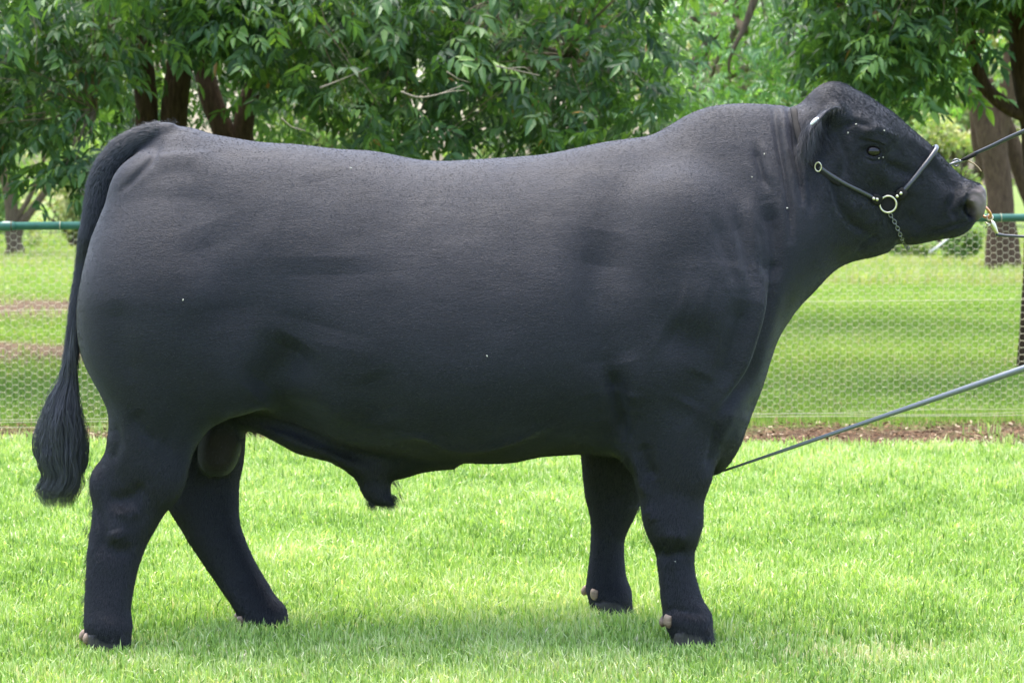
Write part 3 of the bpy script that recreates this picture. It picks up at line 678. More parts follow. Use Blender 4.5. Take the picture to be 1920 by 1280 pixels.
# tail down to where the long hair starts
TAIL = [(318, 250, 20), (288, 252, 20), (256, 264, 22), (228, 282, 23), (206, 308, 22), (189, 344, 20), (180, 395, 16), (167, 440, 13.5), (157, 490, 11.5), (150, 530, 10.5), (143, 575, 10), (138, 620, 9.5), (133, 665, 10), (128, 700, 9), (122, 740, 6)]
tp_ = [P(x, y, -.0) + np.array([.003, -.012 - .03 * (y < 460), 0]) for x, y, r in TAIL]
caps(tp_, [r / 619. for x, y, r in TAIL], .012, 110)
# muscles on the near and the far side
def bp(px, py, y, r, k=.06, rot=0., far=True, do=add):
    blob(P(px, py, y), r, k, rot, do)
    if far: q = P(px, py, y); blob((q[0], -y, q[2]), r, k, rot, do)
bp(1300, 500, -.20, (.15, .13, .26), .11, 12)          # shoulder blade
bp(1315, 600, -.215, (.14, .13, .20), .09, -10)         # point of the shoulder
bp(1255, 700, -.24, (.14, .10, .16), .08, 20)           # upper arm
bp(1185, 810, -.235, (.045, .06, .09), .05, 0)           # elbow
bp(1280, 840, -.25, (.085, .07, .15), .05, 5)           # forearm
bp(330, 580, -.22, (.22, .15, .24), .12, 0)             # thigh
bp(430, 690, -.25, (.13, .10, .14), .09, 30)            # stifle
bp(258, 345, -.13, (.07, .06, .06), .06, 40)           # pin bone
bp(280, 860, -.25, (.09, .06, .14), .05, 25, False)      # gaskin
bp(192, 905, -.232, (.030, .035, .05), .025, 0, False)    # point of hock
bp(228, 985, -.258, (.05, .045, .06), .03, 10, False)    # hock
bp(1262, 975, -.250, (.062, .052, .08), .05, 0, False)    # knee
blob(P(1326, 812, -.03), (.085, .13, .095), .05, -40)      # brisket
bp(1180, 800, -.13, (.16, .10, .08), .06)
bp(205, 1172, -.275, (.062, .058, .045), .03, 0, False)  # fetlocks and coronets
bp(500, 1150, .12, (.060, .055, .040), .03, 0, False)
bp(1292, 1160, -.24, (.062, .056, .045), .03, 0, False)
bp(1145, 1112, .30, (.060, .054, .040), .03, 0, False)
# ---- head
HU = np.array([.866, .5]); HV = np.array([.5, -.866]); HO = np.array([1540., 250.])
def hp(t, s, y=0.): q = HO + HU * t + HV * s; return P(q[0], q[1], y)
HS = [(-70, -12, -40, .06), (-60, 12, -60, .085), (-50, 30, -75, .10), (-42, 56, -85, .105), (-30, 88, -95, .11), (-14, 101, -100, .115), (11, 103, -105, .12), (40, 105, -112, .128), (62, 104, -118, .133), (97, 102, -124, .13), (118, 98, -124, .122),
      (137, 94, -122, .113), (160, 90, -120, .104), (186, 85, -116, .095), (216, 75, -108, .088), (246, 66, -97, .084), (262, 62, -84, .083), (279, 60, -68, .084), (292, 62, -57, .087), (302, 62, -50, .088), (312, 58, -45, .084), (322, 51, -33, .074), (331, 40, -10, .058), (338, 24, 4, .03)]
hu3 = (HU[0], -HU[1])
loft(hu3, [hp(t, a) for t, a, b, h in HS], [hp(t, b) for t, a, b, h in HS], [h for *_, h in HS], 0, .05, [2.1 if t < 200 else 2.4 for t, *_ in HS], [.12 if 0 < t < 150 else (-.05 if t > 200 else 0) for t, *_ in HS])
def hb(t, s, y, r, k=.03, rot=-30, do=add, far=True):
    blob(hp(t, s, y), r, k, rot, do)
    if far: q = hp(t, s, y); blob((q[0], -y, q[2]), r, k, rot, do)
hb(-14, 52, 0, (.065, .075, .06), .04, -30, far=False)              # poll
hb(55, -40, -.085, (.11, .055, .10), .06)                           # cheek muscle
hb(82, 48, -.105, (.075, .040, .035), .03)                          # brow
hb(112, 16, -.112, (.05, .028, .035), .02)                          # below the eye
hb(100, -5, -.100, (.07, .032, .022), .025, -40)
hb(303, 20, -.054, (.050, .044, .046), .022)                          # nostril wing
hb(305, 48, -.03, (.03, .04, .022), .02)
hb(290, -36, -.02, (.046, .056, .020), .02, 10)                       # lower lip
hb(250, -62, -.0, (.06, .05, .03), .03, 10, far=False)                # chin
hb(311, 15, -.088, (.027, .050, .0185), .006, -62, cut)               # nostril opening
hb(318, 8, -.070, (.018, .03, .012), .006, -60, cut)
hb(333, -2, 0, (.014, .07, .010), .012, 20, cut, False)                 # notch of the mouth
hb(101.5, 20.5, -.152, (.031, .032, .021), .008, -14, cut)           # eye socket
hb(101, 38, -.130, (.040, .022, .010), .010, -20)                    # upper lid ridge
hb(103, 4, -.130, (.034, .016, .006), .008, -8)                        # lower lid
hb(8, 42, -.118, (.035, .03, .045), .02)                             # ear root
print('field built')

def surface_nets(Fd):
    S = Fd < 0; nx, ny, nz = Fd.shape; c = S[:-1, :-1, :-1].astype(np.int8)
    cnt = np.zeros((nx - 1, ny - 1, nz - 1), np.int8)
    for i in (0, 1):
        for j in (0, 1):
            for k in (0, 1): cnt += S[i:nx - 1 + i, j:ny - 1 + j, k:nz - 1 + k]
    act = np.argwhere((cnt > 0) & (cnt < 8)); idx = np.full(cnt.shape, -1, np.int32); idx[tuple(act.T)] = np.arange(len(act))
    acc = np.zeros((len(act), 3)); num = np.zeros(len(act))
    C = [(i, j, k) for i in (0, 1) for j in (0, 1) for k in (0, 1)]
    val = {c_: Fd[act[:, 0] + c_[0], act[:, 1] + c_[1], act[:, 2] + c_[2]] for c_ in C}
    for c_ in C:
        for ax in range(3):
            if c_[ax] == 0:
                d_ = list(c_); d_[ax] = 1; d_ = tuple(d_); a, b = val[c_], val[d_]; m = (a < 0) != (b < 0)
                t = np.where(m, a / np.where(m, a - b, 1), 0); p = np.array(c_, float)[None].repeat(len(act), 0); p[:, ax] = t
                acc[m] += p[m]; num += m
    V = (act + acc / num[:, None]) * RES + np.array([X0, Y0_, Z0])
    Q = []
    for ax in range(3):
        sl0 = [slice(None)] * 3; sl1 = [slice(None)] * 3; sl0[ax] = slice(0, -1); sl1[ax] = slice(1, None)
        a = S[tuple(sl0)]; b = S[tuple(sl1)]; e = np.argwhere(a != b); sg = a[tuple(e.T)]
        o1, o2 = [x for x in range(3) if x != ax]
        ok = (e[:, o1] > 0) & (e[:, o2] > 0) & (e[:, o1] < Fd.shape[o1] - 1) & (e[:, o2] < Fd.shape[o2] - 1); e = e[ok]; sg = sg[ok]
        def id_(d1, d2):
            q = e.copy(); q[:, o1] -= d1; q[:, o2] -= d2; return idx[tuple(q.T)]
        q = np.stack([id_(1, 1), id_(0, 1), id_(0, 0), id_(1, 0)], 1)
        flip = sg if ax != 1 else ~sg
        q[~flip] = q[~flip][:, ::-1]; Q.append(q)
    return V, np.concatenate(Q)
# drop everything below the ground the hooves replace
BV, BQ = surface_nets(FIELD)
def vnormals(V, Q):
    d1 = V[Q[:, 2]] - V[Q[:, 0]]; d2 = V[Q[:, 3]] - V[Q[:, 1]]; n = np.cross(d1, d2); N = np.zeros_like(V)
    for k in range(4): np.add.at(N, Q[:, k], n)
    return N / (np.linalg.norm(N, axis=1)[:, None] + 1e-12)
def relax(V, Q, it, w):
    e = np.concatenate([Q[:, [0, 1]], Q[:, [1, 2]], Q[:, [2, 3]], Q[:, [3, 0]]]); e = np.concatenate([e, e[:, ::-1]])
    deg = np.bincount(e[:, 0], minlength=len(V)).astype(float)
    for _ in range(it):
        s = np.stack([np.bincount(e[:, 0], weights=V[e[:, 1], k], minlength=len(V)) for k in range(3)], 1)
        V = V + w * (s / deg[:, None] - V)
    return V
BV = relax(BV, BQ, 5, .5)
# subdivide once so folds and hair lie can be carved finely
def subdiv(V, Q):
    e = np.sort(np.concatenate([Q[:, [0, 1]], Q[:, [1, 2]], Q[:, [2, 3]], Q[:, [3, 0]]]), 1)
    key = e[:, 0].astype(np.int64) * len(V) + e[:, 1]; uq, inv = np.unique(key, return_inverse=True)
    ea = uq // len(V); eb = uq % len(V); EV = (V[ea] + V[eb]) / 2; FV = V[Q].mean(1); nq = len(Q); inv = inv.reshape(4, nq)
    oe = len(V); of = oe + len(EV); f = of + np.arange(nq)
    out = [np.stack([Q[:, k], oe + inv[k], f, oe + inv[(k + 3) % 4]], 1) for k in range(4)]
    return np.concatenate([V, EV, FV]), np.concatenate(out)
BV, BQ = subdiv(BV, BQ); BV = relax(BV, BQ, 2, .5)
N = vnormals(BV, BQ)
if (N[:, 2] * (BV[:, 2] - 1.0)).mean() < 0: BQ = BQ[:, ::-1].copy(); N = -N

def to_px(V):
    r = V - np.array([0, -CAMD, CAMH]); fz = r[:, 1] * math.cos(TH) - r[:, 2] * math.sin(TH); uz = r[:, 1] * math.sin(TH) + r[:, 2] * math.cos(TH)
    return np.stack([960 + F * r[:, 0] / fz, 640 - F * uz / fz], 1)
def seg_dist(p, line):
    line = np.asarray(line, float); best = np.full(len(p), 1e9); par = np.zeros(len(p)); L = np.r_[0, np.cumsum(np.linalg.norm(np.diff(line, axis=0), axis=1))]
    for i in range(len(line) - 1):
        a, b = line[i], line[i + 1]; d = b - a; l2 = d @ d; t = np.clip(((p - a) @ d) / l2, 0, 1); dist = np.linalg.norm(p - a - t[:, None] * d, axis=1)
        m = dist < best; best[m] = dist[m]; par[m] = (L[i] + t[m] * math.sqrt(l2)) / L[-1]
    return best, par
def sculpt(V, N, strokes, yside=-1):
    px = to_px(V * [1, 1, 1]) if yside < 0 else to_px(V * [1, -1, 1]); near = np.clip(-yside * -1 * 0 + (-N[:, 1] * (1 if yside < 0 else -1)) * 3 + .4, 0, 1)
    disp = np.zeros(len(V))
    for line, w, dep, *rest in strokes:
        ok = np.ones(len(V), bool)
        line = np.asarray(line, float); lo = line.min(0) - 3 * w; hi = line.max(0) + 3 * w
        m = (px[:, 0] > lo[0]) & (px[:, 0] < hi[0]) & (px[:, 1] > lo[1]) & (px[:, 1] < hi[1]) & (V[:, 1] * -yside < .02)
        if rest: m &= (V[:, 1] < rest[0])
        sm = smooth_path(line, 24) if len(line) > 2 else line
        d, t = seg_dist(px[m], sm); fade = np.clip(np.minimum(t, 1 - t) * 5, .0, 1) if len(line) > 1 else 1
        disp[m] += dep * np.exp(-(d / w) ** 2) * (.25 + .75 * fade)
    return V + N * (disp * near)[:, None]
STROKES = [
    # neck wrinkles behind the ear
    ([(1452, 205), (1456, 240), (1464, 290), (1474, 345), (1482, 400), (1484, 450)], 5, -.011), ([(1470, 215), (1470, 250), (1480, 300)], 8, .006),
    ([(1479, 204), (1484, 235), (1490, 280), (1500, 330), (1506, 380)], 5, -.014), ([(1415, 275), (1422, 300), (1430, 330), (1440, 352)], 5, -.008),
    ([(1430, 260), (1440, 310), (1450, 350)], 7, .004), ([(1515, 320), (1520, 360), (1522, 400)], 5, -.007), ([(1530, 340), (1531, 385)], 4, -.004),
    ([(1440, 380), (1450, 430), (1455, 480), (1452, 530)], 12, -.018), ([(1380, 400), (1395, 450), (1405, 500), (1412, 540)], 9, -.009), ([(1400, 370), (1418, 430), (1430, 480)], 8, .005),
    ([(1345, 410), (1360, 470), (1385, 540)], 10, -.006), ([(1420, 420), (1432, 470), (1436, 520)], 6, -.006),
    # front edge of the shoulder down to the brisket
    ([(1455, 500), (1451, 540), (1440, 600), (1425, 650), (1412, 690), (1398, 725), (1370, 755), (1345, 775)], 7, -.022), ([(1432, 530), (1425, 600), (1408, 660), (1385, 720)], 12, .012),
    ([(1395, 560), (1385, 620), (1370, 680), (1350, 730)], 16, -.016), ([(1375, 765), (1365, 790), (1345, 830)], 10, .008), ([(1345, 790), (1335, 840), (1328, 880)], 6, -.008),
    ([(1400, 770), (1385, 800), (1372, 840)], 9, .006),
    # shoulder, arm and elbow
    ([(1135, 430), (1120, 520), (1118, 600), (1130, 680), (1150, 740)], 34, -.014), ([(1245, 615), (1290, 640), (1350, 645)], 30, -.008), ([(1270, 560), (1330, 575)], 30, .004),
    ([(1145, 700), (1160, 735), (1167, 780), (1168, 830)], 11, -.018), ([(1108, 740), (1112, 765), (1126, 790)], 16, -.004), ([(1180, 730), (1184, 780)], 14, .008),
    ([(1205, 830), (1212, 870), (1222, 900)], 10, -.012), ([(1240, 760), (1275, 770), (1300, 790)], 18, -.006), ([(1185, 850), (1200, 900), (1212, 930)], 5, .005),
    ([(1165, 660), (1190, 720), (1185, 760)], 20, .006), ([(1320, 700), (1290, 760)], 22, -.006),
    # belly: flank line, skin folds
    ([(455, 775), (500, 768), (560, 786), (620, 816), (680, 832), (720, 838)], 9, .008), ([(480, 795), (560, 808), (630, 838), (700, 856)], 10, -.010),
    ([(740, 820), (790, 815), (820, 835), (850, 846), (900, 845), (960, 830), (1000, 812), (1030, 800)], 6, .007), ([(760, 836), (810, 838), (850, 860), (930, 858), (990, 836), (1030, 812)], 9, -.008),
    ([(560, 640), (520, 700), (480, 745)], 30, -.016), ([(610, 480), (612, 560), (590, 640)], 75, -.006), ([(690, 700), (730, 790)], 24, -.005), ([(520, 720), (600, 740), (660, 790)], 20, .006),
    ([(430, 760), (405, 800), (385, 840)], 9, .004),
    # rump and thigh
    ([(560, 278), (590, 300), (600, 340)], 34, .002), ([(320, 262), (400, 290), (500, 310)], 34, .0015), ([(300, 268), (285, 300), (255, 330), (228, 358)], 5, -.006), ([(290, 330), (330, 318), (370, 320)], 12, -.004),
    ([(380, 420), (420, 520), (430, 620)], 40, -.006), ([(215, 560), (225, 640), (250, 720)], 18, -.006), ([(340, 340), (420, 380), (500, 440)], 50, -.002),
    ([(250, 770), (270, 810), (300, 830)], 12, -.007), ([(350, 740), (330, 800), (300, 860)], 16, -.006), ([(215, 790), (222, 830), (205, 870)], 8, -.007),
    # hock
    ([(200, 925), (225, 938), (255, 925), (270, 900)], 11, -.006), ([(215, 955), (245, 962), (262, 950)], 9, .005), ([(200, 1020), (220, 1033), (250, 1028)], 11, -.005), ([(215, 990), (222, 1010)], 10, .006),
    ([(185, 940), (195, 990), (190, 1040)], 7, -.004),
    # knee and cannon
    ([(1222, 1028), (1250, 1040), (1290, 1030)], 9, -.006), ([(1215, 950), (1230, 975)], 8, .005), ([(1240, 1000), (1290, 1004)], 9, .004), ([(1255, 1050), (1262, 1110), (1272, 1150)], 8, -.004),
    ([(1245, 1140), (1290, 1144), (1320, 1150)], 6, -.004),
    # head
    ([(1690, 270), (1665, 300), (1672, 330)], 9, -.004), ([(1572, 250), (1590, 300), (1585, 340)], 9, -.005), ([(1600, 380), (1640, 400), (1650, 430)], 18, .006), ([(1700, 250), (1740, 285), (1770, 315)], 8, .004), ([(1790, 350), (1770, 380), (1780, 410)], 14, .004), ([(1812, 352), (1836, 352), (1846, 366)], 5, .004), ([(1806, 376), (1811, 366), (1822, 359), (1835, 362), (1843, 374), (1842, 388)], 4, .0035), ([(1806, 376), (1809, 392), (1820, 402), (1834, 402)], 4, .0025),
    ([(1560, 330), (1572, 380), (1600, 420), (1635, 440)], 9, -.010), ([(1660, 300), (1690, 320), (1715, 330)], 10, -.007), ([(1620, 250), (1650, 240), (1690, 262)], 7, .004),
    ([(1580, 240), (1605, 228), (1630, 236)], 6, -.005), ([(1612, 262), (1640, 268), (1662, 275)], 3, -.005), ([(1618, 292), (1640, 303), (1664, 296)], 3.5, -.005),
    ([(1640, 320), (1690, 350), (1740, 360)], 16, .004), ([(1826, 412), (1806, 418), (1786, 424), (1765, 432), (1745, 432)], 4.5, -.0035), ([(1735, 300), (1780, 345), (1800, 370)], 12, -.005),
    ([(1608, 470), (1625, 455), (1650, 440)], 6, -.006), ([(1700, 400), (1730, 430)], 14, -.006), ([(1790, 360), (1782, 390), (1795, 410)], 7, -.006), ([(1560, 450), (1600, 470)], 14, .004),
]
STROKES = [(l_[0], l_[1] * (1.0 if np.asarray(l_[0])[:, 0].min() > 1540 else 1.35), (1.6 if l_[1] >= 20 else 1.0) * l_[2] * (1.5 if np.asarray(l_[0])[:, 0].min() > 1540 else (1.5 if np.asarray(l_[0])[:, 1].min() > 845 else 1.25)), *l_[3:]) for l_ in STROKES]
BV = sculpt(BV, N, STROKES); N = vnormals(BV, BQ)
# gentle unevenness of skin and hair lie
q = BV * [1, 1, 1]
fur = .0020 * fbm(q * [2.2, 2.2, 3.0], 2.6, 2, 91) + .00022 * fbm(q * [.7, 1.3, 1.6], 30, 2, 92) 
lower = np.clip((.62 - BV[:, 2]) / .2, 0, 1); fur = fur + lower * .0005 * fbm(q * [1.4, 1.4, .6], 40, 2, 93)
BV = BV + N * fur[:, None]; N = vnormals(BV, BQ)
keep = BV[:, 2] > GZ + .006
BQ = BQ[keep[BQ].all(1)]
PX = to_px(BV)
# bare skin: scrotum and muzzle
skin = np.clip(1 - (((PX[:, 0] - 412) / 46) ** 2 + ((PX[:, 1] - 845) / 56) ** 2) ** 2, 0, 1) * (np.abs(BV[:, 1]) < .09) * (BV[:, 0] < -.8) * np.clip((PX[:, 1] - 790) / 30, 0, 1)
mz = np.clip(1 - ((PX[:, 0] - 1842) / 30) ** 2 - ((PX[:, 1] - 382) / 36) ** 2, 0, 1) ** .6 * (np.abs(BV[:, 1]) < .14)
print('bull verts', len(BV))

def coat_material():
    m, t, p = mat('black_coat', (.012, .012, .014), .5, 0, .20)
    p.inputs['Sheen Weight'].default_value = .35; p.inputs['Sheen Roughness'].default_value = .45; p.inputs['Sheen Tint'].default_value = (.75, .8, 1, 1)
    n1 = noise(t, 5, 4, .6); n2 = noise(t, 330, 3, .7, stretch=(.4, 1, 1.3)); n3 = noise(t, 11, 3, .6, stretch=(.7, 1, 1.2))
    c = ramp(t, [(.3, (.0078, .0088, .0128)), (.6, (.0112, .0125, .0175)), (.8, (.0155, .0162, .0200))], n1.outputs['Fac'])
    # single hairs are a little lighter or darker than their neighbours
    hf = noise(t, 420, 2, .6, stretch=(.35, 1, 1.2, (0, .45, 0))); hm = nd(t, 'ShaderNodeMapRange'); t.links.new(hf.outputs['Fac'], hm.inputs[0]); hm.inputs[1].default_value = .3; hm.inputs[2].default_value = .7; hm.inputs[3].default_value = .35; hm.inputs[4].default_value = 1.75
    hx = nd(t, 'ShaderNodeVectorMath', operation='SCALE'); t.links.new(c.outputs[0], hx.inputs[0]); t.links.new(hm.outputs[0], hx.inputs['Scale'])
    a1 = nd(t, 'ShaderNodeAttribute', attribute_name='skin'); a2 = nd(t, 'ShaderNodeAttribute', attribute_name='muzzle')
    x1 = nd(t, 'ShaderNodeMix', data_type='RGBA'); t.links.new(a1.outputs['Fac'], x1.inputs[0]); t.links.new(hx.outputs[0], x1.inputs[6]); x1.inputs[7].default_value = (.016, .012, .009, 1)
    x2 = nd(t, 'ShaderNodeMix', data_type='RGBA'); t.links.new(a2.outputs['Fac'], x2.inputs[0]); t.links.new(x1.outputs[2], x2.inputs[6]); x2.inputs[7].default_value = (.15, .12, .11, 1)
    t.links.new(x2.outputs[2], p.inputs['Base Color'])
    ad = nd(t, 'ShaderNodeMath', operation='ADD'); t.links.new(n2.outputs['Fac'], ad.inputs[0]); t.links.new(n3.outputs['Fac'], ad.inputs[1])
    n4 = noise(t, 120, 4, .7, stretch=(.22, .8, 1.1, (0, .5, 0))); mm_ = nd(t, 'ShaderNodeMath', operation='MULTIPLY_ADD'); t.links.new(n4.outputs['Fac'], mm_.inputs[0]); mm_.inputs[1].default_value = .6; t.links.new(n2.outputs['Fac'], mm_.inputs[2]); bump(t, p, mm_.outputs[0], .7, .0032)
    # the lie of the hair changes how softly the coat shines
    rr_ = nd(t, 'ShaderNodeMapRange'); t.links.new(n3.outputs['Fac'], rr_.inputs[0]); rr_.inputs[1].default_value = .3; rr_.inputs[2].default_value = .7; rr_.inputs[3].default_value = .50; rr_.inputs[4].default_value = .62; t.links.new(rr_.outputs[0], p.inputs['Roughness'])
    rs_ = nd(t, 'ShaderNodeMapRange'); t.links.new(n3.outputs['Fac'], rs_.inputs[0]); rs_.inputs[1].default_value = .3; rs_.inputs[2].default_value = .7; rs_.inputs[3].default_value = .03; rs_.inputs[4].default_value = .14; t.links.new(rs_.outputs[0], p.inputs['Sheen Weight'])
    return m
M_COAT = coat_material()
bull = empty('bull', (0, 0, 0), label='big black bull standing side on in the grass wearing a halter', cat='bull')
mesh_obj('body', BV, [BQ], M_COAT, bull, attrs={'skin': skin, 'muzzle': mz})

# ---- hair as real strands
def hair_mat(name, rough=.35, col=(.012, .012, .0165)):
    m, t, p = mat(name, col, rough, 0, .6); p.inputs['Specular Tint'].default_value = (.97, .97, 1, 1); p.inputs['Sheen Weight'].default_value = .04; p.inputs['Sheen Roughness'].default_value = .45; p.inputs['Sheen Tint'].default_value = (.75, .8, 1, 1)
    return m
M_HAIR = hair_mat('black_hair', .46, (.0060, .0066, .0092)); M_EARH = hair_mat('dark_ear_hair', .45, (.018, .017, .019)); M_TAILH = hair_mat('black_tail_hair', .40, (.040, .043, .053))
def hair_obj(name, pts, rad, m, parent, **k):
    """pts (n,s,3), rad (n,s) or (s,)"""
    n, s, _ = pts.shape; hc = bpy.data.hair_curves.new(name); hc.add_curves([s] * n)
    hc.points.foreach_set('position', pts.astype(np.float32).ravel())
    r = np.broadcast_to(rad, (n, s)).astype(np.float32).ravel()
    at = hc.attributes.get('radius') or hc.attributes.new('radius', 'FLOAT', 'POINT'); at.data.foreach_set('value', np.ascontiguousarray(r))
    hc.materials.append(m); o = bpy.data.objects.new(name, hc); COL.objects.link(o)
    if parent is not None: o.parent = parent
    return tag(o, **k)
rh = np.random.default_rng(12)
def coat(n):
    p0, p1, p2, p3 = (BV[BQ[:, i]] for i in range(4)); ar = np.linalg.norm(np.cross(p2 - p0, p3 - p1), axis=1) / 2
    fn = N[BQ].mean(1); w = ar * np.where(fn[:, 1] > .35, .07, 1.0) * np.where(mz[BQ[:, 0]] > .3, 0, 1) * np.where(skin[BQ[:, 0]] > .3, .05, 1)
    fc_ = BV[BQ[:, 0]]; tor = np.clip((fc_[:, 2] - .56) / .16, 0, 1) * np.clip((.92 - fc_[:, 0]) / .08, 0, 1) * np.clip((fc_[:, 0] + 1.30) / .05, 0, 1)
    w = w * (1 - .80 * tor); idx = rh.choice(len(BQ), n, p=w / w.sum()); a = rh.random((n, 1)); b = rh.random((n, 1))
    pos = (p0[idx] * (1 - a) + p1[idx] * a) * (1 - b) + (p3[idx] * (1 - a) + p2[idx] * a) * b; nr = fn[idx]
    z = pos[:, 2]; x = pos[:, 0]
    head = np.clip((x - .88) / .1, 0, 1); leg = np.clip((.62 - z) / .15, 0, 1)
    fl = np.stack([-1 + 0 * x, 0 * x, -.35 - .25 * np.sin(x * 3)], 1)
    fl = fl * (1 - leg)[:, None] + leg[:, None] * np.array([-.15, 0, -1.]); fl = fl * (1 - head)[:, None] + head[:, None] * np.array([-.8, 0, .35])
    sw = .45 * fbm(pos, 3.0, 2, 95); fl = fl + np.stack([0 * sw, 0 * sw, sw], 1)
    fl -= nr * (fl * nr).sum(1)[:, None]; fl /= np.linalg.norm(fl, axis=1)[:, None] + 1e-6
    fl += rh.normal(0, .12, fl.shape); L = rh.uniform(.005, .009, n) * (1 + .6 * leg + .3 * head)
    crest = np.clip((z - 1.42) / .1, 0, 1) * (x < .9); L *= 1 + .3 * crest
    lift = rh.uniform(.08, .2, n) + .10 * leg
    e = pos - nr * .001; m_ = e + (fl * .5 + nr * lift[:, None] * .6) * L[:, None]; t_ = e + (fl + nr * lift[:, None]) * L[:, None]
    return np.stack([e, m_, t_], 1)
hair_obj('coat_hair', coat(800000), np.array([.00036, .0003, .00006]), M_HAIR, bull, kind='stuff')

def tuft(root, direc, n, L, spread, r, wav=.1, seg=6, rs_=.004):
    root = np.asarray(root, float); d = np.asarray(direc, float); d /= np.linalg.norm(d)
    b = root + rh.normal(0, 1, (n, 3)) * rs_; dd = d + rh.normal(0, spread, (n, 3)); dd /= np.linalg.norm(dd, axis=1)[:, None]
    LL = L * rh.uniform(.45, 1.1, n); t = np.linspace(0, 1, seg)[None, :, None]; cv = rh.normal(0, wav, (n, 1, 3)); cv[..., 2] -= abs(wav)
    return b[:, None] + (dd[:, None] * t + cv * t ** 2) * LL[:, None, None]
# sheath tuft, belly fringe, knee and hock feather
T = [tuft(P(x, y - 6, rh.normal(0, .01)), (.3 + rh.normal(0, .35), 0, -1), 30, .028, .28, .0003) for x, y in [(rh.uniform(686, 738), rh.uniform(930, 950)) for _ in range(34)]]
T += [tuft(P(x, y, rh.normal(0, .01)), (.6, 0, -1), 10, .035, .3, .0003) for x, y in [(rh.uniform(722, 748), rh.uniform(895, 930)) for _ in range(10)]]
T += [tuft(P(rh.uniform(455, 480), rh.uniform(800, 812), 0), (.8, 0, -.6), 10, .03, .3, .0003) for _ in range(14)]
for x, y, dx in [(1206, 960, -1), (1208, 975, -1), (1214, 992, -1), (1222, 1008, -1), (1313, 985, 1), (1310, 1005, 1), (1303, 1020, 1), (1198, 942, -1)]:
    T += [tuft(P(x - dx * 3, y + rh.uniform(-6, 6), -.23), (dx * .35, -.2, -1), 16, .015, .3, .0003, rs_=.008) for _ in range(5)]
for x, y in [(170, 905), (170, 930), (172, 960), (166, 1000), (163, 1040), (160, 1080), (159, 1120), (162, 1150)]:
    T += [tuft(P(x + 3, y + rh.uniform(-12, 12), -.23), (-.5, 0, -1), 22, .018, .3, .0003, rs_=.008) for _ in range(4)]
T += [tuft(P(x + rh.normal(0, 6), y + 2, rh.normal(0, .012)), (-.8, rh.normal(0, .3), .8), 14, .020, .35, .0003, rs_=.006) for x, y in [(318, 232), (305, 233), (290, 235), (273, 239), (255, 245), (237, 254), (220, 266), (208, 278), (198, 292), (190, 306), (183, 320), (176, 338), (170, 355)] for _ in range(5)]
for fx, fy, fyc in ((205, 1196, -.27), (495, 1162, .12), (1300, 1182, -.235), (1148, 1124, .30)):
    T += [tuft(P(fx + rh.uniform(-34, 34), fy + rh.uniform(-8, 2), fyc - .05), (rh.normal(0, .3), -.3, -1), 14, .02, .3, .0003, rs_=.006) for _ in range(22)]
hair_obj('feather_hair', np.concatenate(T), np.linspace(.00045, .0001, 6), M_HAIR, bull, kind='stuff')

def switch():
    n = 3600; rows = [(600, 130, 149), (660, 119, 150), (708, 104, 151), (740, 88, 155), (770, 76, 159), (800, 69, 162), (830, 68, 163), (855, 69, 162), (880, 74, 159), (900, 72, 156), (921, 69, 152), (938, 75, 147), (952, 86, 140)]
    ry = [r[0] for r in rows]; S = 22
    start = rh.uniform(600, 790, n); end = np.where(rh.random(n) < .72, rh.uniform(900, 953, n), rh.uniform(800, 930, n)); end = np.maximum(end, start + 70)
    lock = rh.integers(0, 120, n); la = rh.uniform(-1, 1, 120); lb = rh.uniform(-1, 1, 120)
    a = np.clip(la[lock] + rh.normal(0, .13, n), -1.15, 1.15); b = lb[lock] + rh.normal(0, .12, n)
    ph = rh.uniform(0, 6.28, 120)[lock] + rh.normal(0, .25, n); t = np.linspace(0, 1, S)[None]
    py = start[:, None] * (1 - t) + end[:, None] * t
    L = np.interp(py, ry, [r[1] for r in rows]); R = np.interp(py, ry, [r[2] for r in rows])
    aa = .90 * a[:, None] * np.minimum(1, .35 + 1.1 * t) ; px = (L + R) / 2 + aa * (R - L) / 2 + (4.5 * np.sin(py / 27. + ph[:, None]) + 2 * np.sin(py / 11. + 2 * ph[:, None])) * np.clip(t * 1.5, 0, 1)
    # the lower end bunches up into a curl
    pin = np.exp(-((py - 893) / 16.) ** 2); px = (L + R) / 2 + (px - (L + R) / 2) * (1 - .22 * pin) + 10 * np.sin((py - 850) / 20. + .8 * np.sign(b[:, None])) * np.clip((py - 845) / 50, 0, 1) * np.abs(b[:, None])
    hy = (R - L) / 2 / 619 * .8; yy = -.03 + b[:, None] * hy * np.minimum(1, .3 + t) * np.sqrt(np.clip(1.15 - aa ** 2, .05, 1)) + .004 * np.sin(py / 19 + ph[:, None])
    aX = (px - 960) / F; bb = (640 - py) / F; dy = math.cos(TH) + bb * math.sin(TH); dz = -math.sin(TH) + bb * math.cos(TH); k = (yy + CAMD) / dy
    pts = np.stack([aX * k, yy, CAMH + dz * k], -1)
    hair_obj('tail_switch', pts, np.r_[np.full(S - 5, .00048), np.linspace(.00046, .00012, 5)], M_TAILH, bull)
switch()

